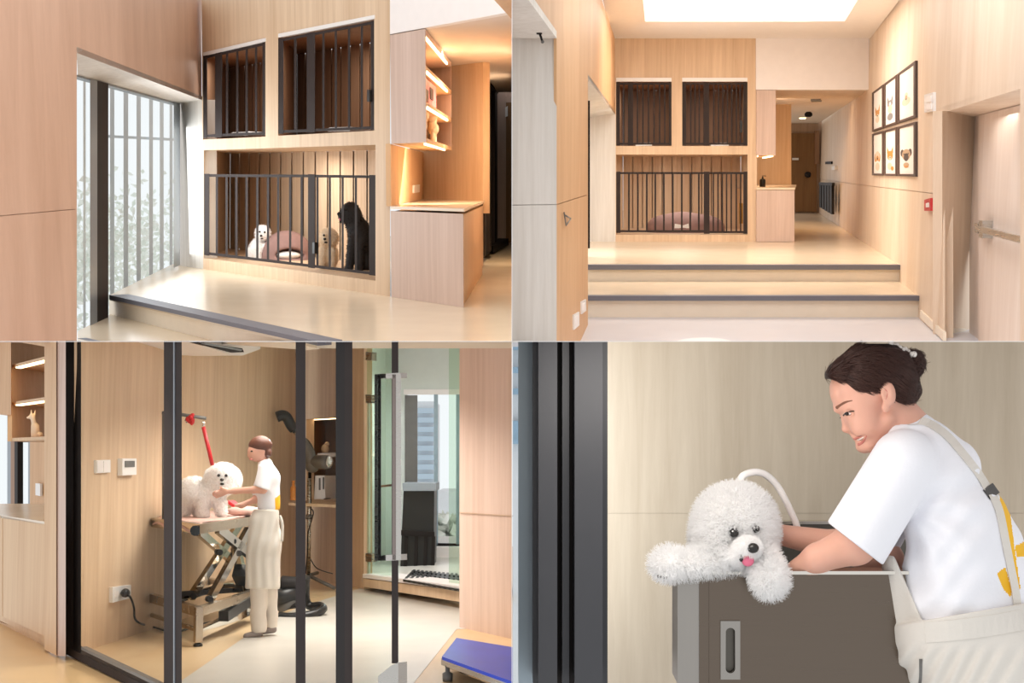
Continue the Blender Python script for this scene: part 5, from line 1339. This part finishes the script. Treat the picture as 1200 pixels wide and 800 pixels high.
b = B(); c = R.on(343.5, 586, off(PA, -.25)); lathe(b, c, [(.03, 0), (.032, .01), (.032, .13), (.015, .155), (.015, .2), (.02, .21)], 12); solid(R, 'shampoo_bottle', b, M['orange'], 'amber shampoo bottle on the counter beside the white shirt', 'bottle')
c = R.on(381, 531, off(PK, .3)); b = B(); ball(b, c + UP * .05, (.05, .05, .06)); ball(b, c + UP * .11 + Vector((.02, 0, 0)), (.03, .03, .03)); solid(R, 'plush_toy', b, 'coat_cream', 'small pale plush toy on the niche shelf', 'toy')

# --- blue platform scale
PSC = zF
sc = thing(R, 'platform_scale', R.z(560, 800, zF + .02), 'blue topped platform scale on the floor beside the tan wall', 'scale')
zs = zF + .16
M['blue'] = plain('royal_blue_top', '1B45CC', .35, noise=.06, nscale=5, spec=.25)
b = B(); prism(b, Z(R, zs, [(535, 747), (601, 758), (601, 798.5), (518, 769)]), UP * -.02); part('platform', b, 'blue', sc)
b = B(); prism(b, Z(R, zs - .022, [(534.6, 748), (601, 759), (601, 799.5), (517, 770.5)]), UP * -.045); part('skirt', b, 'steel', sc)
b = B(); prism(b, Z(R, zs - .07, [(537, 752), (601, 763), (601, 805), (521, 776)]), UP * -.03); part('under_frame', b, 'chrome_warm', sc)
b = B(); lathe(b, R.z(524.5, 798, zF + .0) , [(.032, 0), (.034, .02), (.034, .05), (.015, .06), (.015, .1)], 12); part('foot', b, 'grey_plastic', sc)

# ================================================================ lower right room: the wash basin
R = BRR
Yw = 3.0; S1 = Yw / F
YP = lambda y: (Vector((0, y, 0)), Vector((0, 1, 0)))
def S(px, py, d=0): return Vector(R.pm(np.array([[px, py, d]], float), Yw)[0])
PWb = YP(4.05)
b = B(); pquad(b, R, PWb, rect(690, 399.5, 1480, 801), .08)
wb = struct(R, 'wall_back', b, 'travertine', 'travertine patterned wall behind the wash basin')
b = B(); pquad(b, R, off(PWb, -.02), rect(690, 399.5, 1480, 601), .02); part('panel', b, 'travertine', wb)
b = B(); pquad(b, R, off(PWb, -.02), rect(690, 601.25, 1480, 801), .02); part('panel', b, 'travertine', wb)
# sliding window frame at the edge
M['slate'] = plain('slate_aluminium', '404145', .4, metal=.2, noise=.03); M['slate_dark'] = plain('dark_slate_aluminium', '3C3D41', .4, metal=.2, noise=.03)
M['sky_frame'] = plain('pale_blue_frame', 'AFC0CB', .4, noise=.03)
w = thing(R, 'window_5', R.y(650, 800, 3.2), 'dark grey sliding window frame beside the travertine wall', 'window', kind='structure')
for x0, x1, m, y0, dd in ((607.5, 625, 'sky_frame', 3.3, .1), (624.5, 631.5, 'slate_dark', 3.2, .1), (631, 653, 'slate', 3.12, .1), (653, 659.5, 'dark_metal', 3.22, .1), (659, 667, 'slate_dark', 3.16, .08), (666.5, 674, 'dark_metal', 3.2, .1), (673.5, 706.3, 'slate', 3.1, .12)):
    b = B(); pquad(b, R, YP(y0), rect(x0, 399.5, x1, 801), dd); part('frame', b, m, w)
b = B(); pquad(b, R, YP(3.36), rect(599, 399.5, 626, 801), .008); part('pane', b, 'glass', w)
b = B(); pquad(b, R, YP(3.19), rect(706, 399.5, 712, 801), .4); part('frame', b, 'slate_dark', w)
bd = thing(R, 'far_building', R.y(604, 700, 14), 'pale banded building seen through the window strip', 'building')
b = B(); pquad(b, R, YP(14), rect(601, 399, 660, 802), 1); part('wall', b, 'tower2', bd)
M['bluewin'] = plain('blue_window', '9FC0D8', .4, noise=.1)
for y0, y1 in ((402, 410), (430, 437), (455, 462), (493, 520)):
    b = B(); pquad(b, R, YP(13.9), rect(601, y0, 660, y1), .05); part('window', b, 'bluewin', bd)

# --- stainless basin
df = -25
M['basin'] = steel('basin_steel', '6C6157', .3, (2, 2, 60), .03); M['basin_dark'] = steel('basin_inner_steel', '5E5A54', .35, (2, 2, 30)); M['basin_light'] = steel('basin_post_steel', '9A958F', .35, (60, 2, 2), .03)
yf = S(0, 0, df).y; PF_ = YP(yf)
zr = R.on(900, 669, PF_).z
yb_ = R.z(900, 614, zr).y
bs = thing(R, 'wash_basin', Vector((R.on(930, 800, PF_).x, (yf + yb_) / 2, R.on(930, 800, PF_).z)), 'stainless steel dog wash basin holding the white dog', 'basin')
b = B(); pquad(b, R, PF_, [(831, 672), (1076, 672), (1076, 801), (831, 801)], .02, [[(846, 729), (866, 729), (866, 794), (846, 794)]]); part('front_panel', b, 'basin', bs)
b = B(); pquad(b, R, off(PF_, .012), [(843, 726), (869, 726), (869, 798), (843, 798)], .025); hd = part('handle_recess', b, 'basin_dark', bs)
slot = [(856 + 5.6 * math.cos(a), (741 if math.sin(a) < 0 else 783) + 5.6 * math.sin(a)) for a in np.linspace(0, 2 * math.pi, 25)[:-1]]
b = B(); pquad(b, R, off(PF_, -.004), [(844.5, 727.5), (867.5, 727.5), (867.5, 796), (844.5, 796)], .012, [slot]); part('handle_plate', b, 'basin_light', hd)
b = B(); pquad(b, R, off(PF_, .005), [(794, 680), (820, 680), (820, 801), (794, 801)], .1); part('corner_post', b, 'basin_light', bs)
b = B(); pquad(b, R, off(PF_, .002), [(819.5, 680), (831, 680), (831, 801), (819.5, 801)], .1); part('corner_post', b, 'basin', bs)
b = B(); pquad(b, R, off(PF_, -.012), [(786, 674), (794, 669.6), (829.5, 669.2), (829.5, 680.5), (794, 680), (784, 678)], .1); part('rim', b, 'basin_light', bs)
b = B(); pquad(b, R, off(PF_, -.012), [(830, 669), (1076, 669), (1076, 673), (830, 673)], .05); part('rim', b, 'chrome', bs)
xl, xr_ = R.on(800, 669, PF_).x, R.on(1073, 669, PF_).x
xlb = (822 - 600) / F * yb_
b = B(); prism(b, [Vector((xl, yf + .1, zr)), Vector((xlb, yb_, zr)), Vector((xlb, yb_, zr - .5)), Vector((xl, yf + .1, zr - .5))], Vector((.02, 0, 0))); part('side_panel', b, 'basin_light', bs)
b = B(); prism(b, [Vector((xlb, yb_, zr)), Vector((xr_ + .4, yb_, zr)), Vector((xr_ + .4, yb_, zr - .5)), Vector((xlb, yb_, zr - .5))], Vector((0, .02, 0))); part('back_panel', b, 'basin_dark', bs)
b = B(); prism(b, [Vector((xlb, yb_, zr)), Vector((xr_ + .4, yb_, zr)), Vector((xr_ + .4, yb_ + .03, zr)), Vector((xlb, yb_ + .03, zr))], Vector((0, 0, .008))); part('rim', b, 'chrome', bs)
b = B(); prism(b, [Vector((xl, yf + .03, zr - .35)), Vector((xr_, yf + .03, zr - .35)), Vector((xr_, yb_, zr - .35)), Vector((xlb, yb_, zr - .35))], Vector((0, 0, -.02))); part('basin_floor', b, 'basin_dark', bs)
b = B(); prism(b, [S(803, 643, 10), S(814, 629, 40), S(814, 640, 40), S(812, 645, 10)], Vector((.01, 0, .0))); part('bracket', b, 'grey_plastic', bs)
# hose
b = B(); tube(b, smooth_path([S(870, 575, 10), S(866.5, 566, 14), S(871, 557, 20), S(884, 553, 30), S(897, 556, 40), S(910, 568, 50), S(920, 585, 55), S(928, 602, 60), S(934, 617, 62), S(938, 640, 62)], 6), 4.2 * S1, 12)
hs = solid(R, 'shower_hose', b, 'white_plastic', 'white curved shower hose rising behind the dog', 'hose')

# --- the white dog in the basin
dg = thing(R, 'dog', S(862, 669, -20), 'fluffy white dog with its tongue out leaning over the basin rim', 'dog')
head = uni(10, el((861, 612, 0), (43, 40, 42)), el((846, 632, 0), (30, 28, 36)), el((885, 630, 5), (20, 28, 30)), el((870, 648, -22), (24, 16, 26)))
muz = uni(6, el((876, 641, -50), (15, 12, 14)), el((868, 651, -42), (16, 8, 14)))
trunk = uni(8, rc((862, 650, 30), (880, 690, 50), 38, 30))
p1 = uni(6, rc((850, 655, -22), (806, 660, -32), 13, 12), el((784, 660, -34), (17, 14.5, 15)))
p2 = uni(6, rc((892, 655, -26), (902, 674, -44), 15, 15), el((903, 682, -46), (15, 14, 13)))
full = uni(7, head, muz, trunk, p1, p2)
body, vq = flesh('body', full, (756, 560, -74), (930, 716, 90), 2.0, 'coat_white', dg, R, Yw)
def keepf(c):
    k = np.ones(len(c))
    d = np.linalg.norm(c - np.array([877, 643, -60]), axis=1); k *= np.where(d < 9, .15, 1)
    for e in ((859.5, 624, -42), (886, 619, -38)):
        k *= np.where(np.linalg.norm((c - np.array(e))[:, :2], axis=1) < 5, .0, 1)
    k *= np.where((c[:, 0] > 860) & (c[:, 0] < 890) & (c[:, 1] > 646) & (c[:, 1] < 665) & (c[:, 2] < -35), .15, 1)
    return k * np.where(c[:, 2] > 40, .2, 1)
def near(c, e, r): return np.linalg.norm(c - np.array(e), axis=1) < r
fur('fur_coat', vq, 38000, 12, .3, 'fur_white', dg, R, Yw, curl=.4, droop=.05, keep=lambda c: keepf(c) * np.where((c[:, 2] < -30) & (c[:, 1] > 628) & (c[:, 1] < 662) & (c[:, 0] > 855) & (c[:, 0] < 892), 0, 1))
def face_keep(c):
    k = np.where((c[:, 2] < -26) & (c[:, 1] > 612) & (c[:, 1] < 666) & (c[:, 0] > 846) & (c[:, 0] < 898), 1.0, 0.0)
    for e, r in (((859.5, 624), 5), ((886, 619), 4.6), ((882.5, 642), 6.5), ((875, 655.5), 7)): k *= np.where(np.hypot(c[:, 0] - e[0], c[:, 1] - e[1]) < r, 0, 1)
    return k
fur('face_fur', vq, 10000, 5.0, .27, 'fur_white', dg, R, Yw, curl=.4, droop=.35, keep=face_keep)
def surf_d(px, py):
    ps = np.array([[px, py, d] for d in np.arange(-90, 60, .5)], float); v = full(ps); i = np.argmax(v < 0); return ps[i, 2]
for ex, ey, er in ((860, 624, 5.6), (885.5, 619.5, 4.6)):
    dd = surf_d(ex, ey) - 4.5
    b = B(); ball(b, S(ex, ey, dd), er * S1, 16, 12); e = part('eye', b, 'nose', dg)
    b = B(); ball(b, S(ex - 1.5, ey - 1.8, dd - er * .92), .9 * S1, 8, 6); part('glint', b, 'white_plastic', e)
dd = surf_d(882, 642) - 1
b = B(); ball(b, S(882.5, 642, dd), (6.6 * S1, 5 * S1, 5.8 * S1), 16, 12); part('nose', b, 'nose', dg)
b = B(); ball(b, S(874.5, 653.5, surf_d(874.5, 653.5) - .5), (9 * S1, 3 * S1, 5 * S1), 14, 10); part('mouth', b, 'lip', dg)
b = B(); ball(b, S(868.5, 653, surf_d(868.5, 653) - 1.5), (2.6 * S1, 3 * S1, 5 * S1), 14, 10); part('mouth_corner', b, 'nose', dg)
b = B(); ball(b, S(876.5, 657, surf_d(876, 655) - 4), (7 * S1, 3 * S1, 6.4 * S1), 16, 12); part('tongue', b, 'tongue', dg, 'pink tongue')
for k in range(4):
    b = B(); ball(b, S(771 + k * 3.4, 675 + .6 * k, -46), (1.1 * S1, 1.1 * S1, 1.8 * S1), 8, 6); part('claw', b, 'grey_plastic', dg)

# --- the groomer
pw = thing(R, 'person', S(1130, 800, 0), 'person in white shirt and beige apron washing the dog in the basin', 'person')
D0 = -5
hd_ = uni(8, el((1022, 445, D0), (46, 41, 38), -20), el((1011, 478, D0), (26, 38, 30), -14), el((1018, 494, D0), (20, 28, 27), -25), el((983, 461, D0), (10.5, 18, 24), -10))
nose = uni(3, rc((988, 484, D0), (990.8, 501, D0), 3.4, 4.0), el((991.2, 503, D0), (5, 4.0, 5.2)), rc((994, 488, D0), (999, 503, D0), 6, 7), el((997, 502.5, D0 - 6.5), (4.2, 3.6, 3.4)), el((997, 502.5, D0 + 6.5), (4.2, 3.6, 3.4)))
chin = uni(5, el((1013, 523, D0), (10.5, 8, 12)), rc((1020, 520, D0 - 8), (1042, 490, D0 - 17), 10, 9), rc((1020, 520, D0 + 8), (1042, 490, D0 + 17), 10, 9), el((1012, 500, D0 - 18), (15, 14, 10)), el((998, 481, D0 - 17), (8, 6, 8)))
lips = uni(2.5, el((1002.5, 512, D0 - 2), (5.6, 4.0, 10), 35), el((1007, 519, D0 - 2), (5, 3.6, 9), 35))
brow = rc((981.5, 479, D0 - 4), (996, 474, D0 - 20), 5, 5)
headf = uni(3, uni(6, hd_, brow, chin), nose, lips)
headf = sub(3, headf, el((994, 485, D0 - 25), (7, 4.5, 5), -10))
headf = sub(1, headf, el((997, 506.5, D0 - 5.5), (1.8, 1.0, 1.4)))
headf = sub(2, headf, rc((999, 509.8, D0 - 9), (1012, 511.5, D0 - 24), 1.1, 2.4))
neck = rc((1046, 478, D0 + 4), (1074, 512, 4), 24, 27)
ear = sub(1.5, uni(2, el((1041, 461, D0 - 37), (9, 15, 5), -8), el((1038, 477, D0 - 36), (5, 7, 4.5))), el((1039, 461, D0 - 43), (5, 9, 4), -8))
skin = uni(6, headf, neck)
skin = uni(2.5, skin, ear)
arm_n = uni(8, rc((1022, 600, -62), (1003, 636, -48), 24, 25), rc((1003, 636, -48), (958, 654, -26), 25, 17), rc((958, 654, -26), (932, 668, -8), 17, 12))
hand_n = uni(4, el((920, 678, -2), (13, 10, 8)), rc((914, 676, -4), (896, 684, -8), 4.6, 4), rc((914, 681, -4), (896, 692, -4), 4.6, 4), rc((918, 685, -2), (904, 698, 0), 4.5, 3.8), rc((922, 686, 2), (912, 699, 6), 4, 3.4), rc((926, 670, 2), (914, 662, 12), 4.6, 4))
arm_f = uni(8, rc((1040, 655, 34), (985, 640, 40), 20, 19), rc((985, 640, 40), (918, 627, 44), 18.5, 12.5), el((906, 625, 44), (13, 9, 11)), rc((898, 623, 40), (884, 626, 36), 4.5, 4), rc((898, 627, 46), (882, 632, 46), 4.5, 4), rc((900, 630, 50), (886, 637, 54), 4, 3.5), rc((902, 618, 36), (892, 614, 26), 4.5, 4))
flesh('body', uni(4, skin, arm_n, hand_n, arm_f, chain(10, [(1078, 522, 4, 26), (1112, 640, 0, 40), (1130, 740, 0, 42), (1150, 802, 0, 42)])), (872, 396, -92), (1240, 806, 80), 1.7, 'skin', pw, R, Yw)
# hair
hair_b = uni(6, el((1024, 438, D0), (50, 39, 43), -16), el((985, 438, D0), (20, 16, 34), -35), el((1055, 448, D0), (21, 28, 34)))
hair_b = sub(3, hair_b, uni(5, el((985, 490, D0), (34, 47, 70), -8), el((1012, 490, D0 - 10), (30, 34, 60)), el((972, 462, D0), (14, 18, 60)), el((1040, 464, D0 - 44), (11, 18, 16)), el((1030, 478, D0 - 34), (16, 17, 20))))
M['hair2'] = plain('brown_hair', '26130E', .55, noise=.25, nscale=40, bump=.3, bscale=120, spec=.2)
M['hair_strand'] = hairmat('brown_hair_strand', '3E2117')
hair_b = cut(1.5, hair_b, half((0, 402.5, 0), (0, -1, 0)))
hv, hvq = flesh('hair', hair_b, (956, 392, -62), (1084, 486, 52), 1.5, 'hair2', pw, R, Yw)
def comb(c, n, rng):
    g = np.tile(np.array([1.0, .12, .15]), (len(c), 1)) + rng.normal(0, .06, (len(c), 3))
    g[:, 1] += np.clip((1020 - c[:, 0]) / 60, -1, 1) * -.55 * np.clip((c[:, 1] - 404) / 20, 0, 1) + .25
    g -= n * np.einsum('ij,ij->i', g, n)[:, None]
    g += n * .02
    return g / np.linalg.norm(g, axis=1)[:, None]
fur('hair_strands', hvq, 7000, 15, .4, 'hair_strand', pw, R, Yw, curl=.08, droop=0, dirf=comb, keep=lambda c: np.where(c[:, 0] < 976, 0.05, 1.0) * np.where(c[:, 1] < 407, 0, 1.0))
hb_, hbq = flesh('hair_bun', uni(4, el((1072, 426, D0), (11.5, 15, 13)), el((1066, 420, D0 - 6), (9, 9, 9)), el((1067, 456, D0 - 2), (13, 15, 18))), (1050, 402, -34), (1090, 478, 26), 1.2, 'hair2', pw, R, Yw)
b = B()
for k in range(9):
    x = 1044 + k * 3.4; ball(b, S(x, 402.5 + k * 1.7 + 1.2 * math.sin(k * 2.1), D0 - 12 - 2 * math.cos(k * 1.7)), (3.4 * S1, 3.4 * S1, 3.8 * S1), 8, 6)
part('hair_tie', b, 'paper', pw)
def wrap(c, n, rng):
    k = np.stack([-(c[:, 1] - 432), (c[:, 0] - 1072), np.zeros(len(c))], 1) / 20 + rng.normal(0, .25, (len(c), 3))
    k -= n * np.einsum('ij,ij->i', k, n)[:, None] * .9
    return k / (np.linalg.norm(k, axis=1)[:, None] + 1e-6)
fur('hair_strands', hbq, 1800, 10, .4, 'hair_strand', pw, R, Yw, curl=.3, droop=0, dirf=wrap)
# face details
def fd(px, py, f=skin):
    ps = np.array([[px, py, d] for d in np.arange(-90, 40, .4)], float); v = f(ps); i = np.argmax(v < 0); return ps[i, 2]
def on_face(pts, r, name, mat, r2=None, lift=.0):
    b = B(); tube(b, smooth_path([S(x, y, fd(x, y) - lift) for x, y in pts], 4), r * S1, 8, (r2 * S1 if r2 else None)); return part(name, b, mat, pw)
M['brow'] = plain('soft_brown_brow', '7A5240', .8, noise=.1)
M['teeth'] = plain('tooth_ivory', 'E6DAD2', .4, noise=.02)
on_face([(980.8, 477.5), (985, 474), (991, 471.2), (999, 469)], 2.0, 'eyebrow', 'brow', 1.1, -.6)
b = B(); ball(b, S(994.0, 484.2, fd(994, 484.2) + 1.5), (4.8 * S1, 3.0 * S1, 2.4 * S1), 14, 10); ey = part('eye', b, 'white_plastic', pw)
b = B(); ball(b, S(992.6, 485.0, fd(994, 484.2) - .9), (2.5 * S1, 1.4 * S1, 2.0 * S1), 12, 8); part('iris', b, 'nose', ey)
b = B(); ball(b, S(994.4, 481.9, fd(994, 484.2) + .9), (5.6 * S1, 3.3 * S1, 2.1 * S1), 16, 10); part('eyelid', b, 'skin', pw)
on_face([(988.4, 486.6), (991.4, 483.6), (995.4, 482.4), (1000.8, 481.4)], 1.0, 'eyelashes', 'nose', .5, 1.2)
on_face([(990, 487.2), (995, 486.8), (999, 484.4)], .4, 'eyelashes', 'brow', .3, -.1)
b = B(); tube(b, [S(987.0, 488.2, D0 + 6), S(984.6, 489.4, D0 + 8)], .8 * S1, 6); part('eyelashes', b, 'nose', pw)
on_face([(1001, 514.2), (1006, 512.3), (1011, 510.2), (1015.5, 508.2)], 1.3, 'upper_lip', 'lip', .5, -.6)
on_face([(1005.5, 520.6), (1009.5, 519.2), (1013, 515.2), (1015.4, 510.4)], 2.1, 'lower_lip', 'lip', .7, -.3)
on_face([(1005, 515.6), (1009, 513.8), (1012.4, 511.6)], 1.1, 'teeth', 'teeth', .7, -.7)
on_face([(1037, 456), (1040, 460), (1038, 468)], .8, 'ear_fold', M['lip'], .5, -.3)
# shirt
ts = chain(14, [(1066, 513, 2, 33), (1094, 551, 2, 49), (1126, 632, 0, 60), (1124, 705, 0, 70)])
ts = uni(10, ts, el((1168, 630, 6), (28, 50, 40), -28), el((1190, 690, 6), (26, 50, 40)))
sl = cut(2.5, uni(10, rc((1060, 542, -42), (1000, 640, -55), 40, 41)), half((997, 633, -50), (-.62, .80, 0)))
slf = rc((1068, 545, 38), (1030, 625, 42), 34, 30)
def folds(f):
    def g(p):
        d = f(p); x, y, z = p[..., 0], p[..., 1], p[..., 2]
        fan = np.arctan2(y - 600, x - 1060)
        r = np.hypot(x - 1060, y - 600)
        m = np.clip((r - 20) / 30, 0, 1) * np.clip((190 - r) / 60, 0, 1) * (z < 20)
        d = d + 2.4 * np.sin(fan * 11 + np.sin(r * .05)) * m
        d = d + 1.5 * np.sin((x * .55 + y * .83) * .16 + np.sin(x * .045) * 2) * np.clip((y - 520) / 60, 0, 1)
        return d
    return g
shirt = sub(4, uni(7, folds(ts), sl, slf), rc((1026, 462, D0), (1058, 494, 0), 22, 22))
shirt = cut(2, shirt, half((1130, 745, 0), (0, 1, 0)))
lines = [[(1171, 578), (1176, 574), (1181, 592), (1186, 588), (1189, 594), (1184, 602), (1190, 650), (1196, 690), (1190, 692), (1180, 640), (1174, 612)],
         [(1189, 640), (1201, 634), (1201, 652), (1192, 652)], [(1168, 672), (1178, 664), (1186, 690), (1184, 700), (1176, 690)]]
flesh('t_shirt', shirt, (940, 468, -108), (1246, 752, 84), 1.8, 'cotton', pw, R, Yw, paint=[('yellow', p) for p in lines])
# sleeve hem
hem = []
for a in np.linspace(0, 2 * math.pi, 33):
    pass
# apron: skirt with waistband, side of the bib, strap
skirt = chain(14, [(1122, 700, 0, 80), (1130, 745, 0, 81), (1168, 802, 0, 89), (1190, 850, 0, 95)])
skirt = uni(10, skirt, el((1190, 730, 6), (34, 60, 44)))
def pleats(p):
    d = skirt(p); x, y = p[..., 0], p[..., 1]
    m = np.clip((y - 752) / 16, 0, 1)
    return d + 2.2 * np.sin((x + (y - 760) * .55) * .27 + .6 * np.sin(x * .05)) * m
ap = cut(2, pleats, half((1080, 727, 0), (-.17, -1, 0)))
bib = cut(2, cut(2, uni(8, grow(ts, 4.5), rc((1063, 668, -5), (1078, 735, -5), 30, 33)), half((1043, 640, 0), (.915, -.40, 0))), half((1036, 650, 0), (.1, -1, 0)))
bib = cut(2, bib, half((1080, 740, 0), (0, 1, 0)))
flesh('apron', uni(3, ap, bib), (1010, 628, -112), (1246, 806, 80), 1.8, 'apron', pw, R, Yw)
band = []
fa = lambda x, y: fd(x, y, ap)
fs_ = lambda x, y: fd(x, y, shirt)
b = B()
def ribbon(pts, w, f, name, mat, lift=3.0, th=2.5):
    pts = smooth_path([Vector((x, y, 0)) for x, y in pts], 5); bb = B(); prev = None
    rows_ = []
    for i, p in enumerate(pts):
        t = (pts[min(i + 1, len(pts) - 1)] - pts[max(i - 1, 0)]).normalized(); n = Vector((-t.y, t.x, 0)) * w / 2
        q0, q1 = p + n, p - n
        rows_.append([(q0.x, q0.y), (q1.x, q1.y)])
    for (a0, a1), (c0, c1) in zip(rows_, rows_[1:]):
        P4 = [S(*a0, f(*a0) - lift), S(*a1, f(*a1) - lift), S(*c1, f(*c1) - lift), S(*c0, f(*c0) - lift)]
        prism(bb, P4, Vector((0, th * S1, 0)))
    return part(name, bb, mat, pw)
def safe(f, dflt):
    def g(x, y):
        d = f(x, y); return dflt if d <= -89 else d
    return g
fsh = lambda x, y: (lambda d: d if d > -109 else 5)(np.array([[0]]) is None or shirt_d(x, y))
def shirt_d(x, y):
    ps = np.array([[x, y, d] for d in np.arange(-108, 60, .5)], float); v = shirt(ps)
    return ps[np.argmax(v < 0), 2] if (v < 0).any() else 0.0
ribbon([(1064, 493), (1085, 494), (1108, 508), (1128, 530), (1146, 553), (1158, 572)], 9, shirt_d, 'apron_strap', 'apron')
ribbon([(1158, 570), (1166, 581)], 14, shirt_d, 'strap_buckle', 'black_plastic', 2.2, 2.5)
ribbon([(1163, 578), (1172, 600), (1180, 640), (1190, 690), (1193, 712)], 9, shirt_d, 'apron_strap', 'apron')
def ap_d(x, y):
    ps = np.array([[x, y, d] for d in np.arange(-112, 60, .5)], float); v = ap(ps)
    return ps[np.argmax(v < 0), 2] if (v < 0).any() else 0.0
ribbon([(1084, 741), (1120, 738), (1160, 733), (1199, 726)], 24, ap_d, 'waistband', 'apron', 1.4, 1.2)
ribbon([(1079, 772), (1079, 790), (1078, 801)], 3.4, ap_d, 'pocket_slit', 'grey_plastic', 1.2, 1.0)
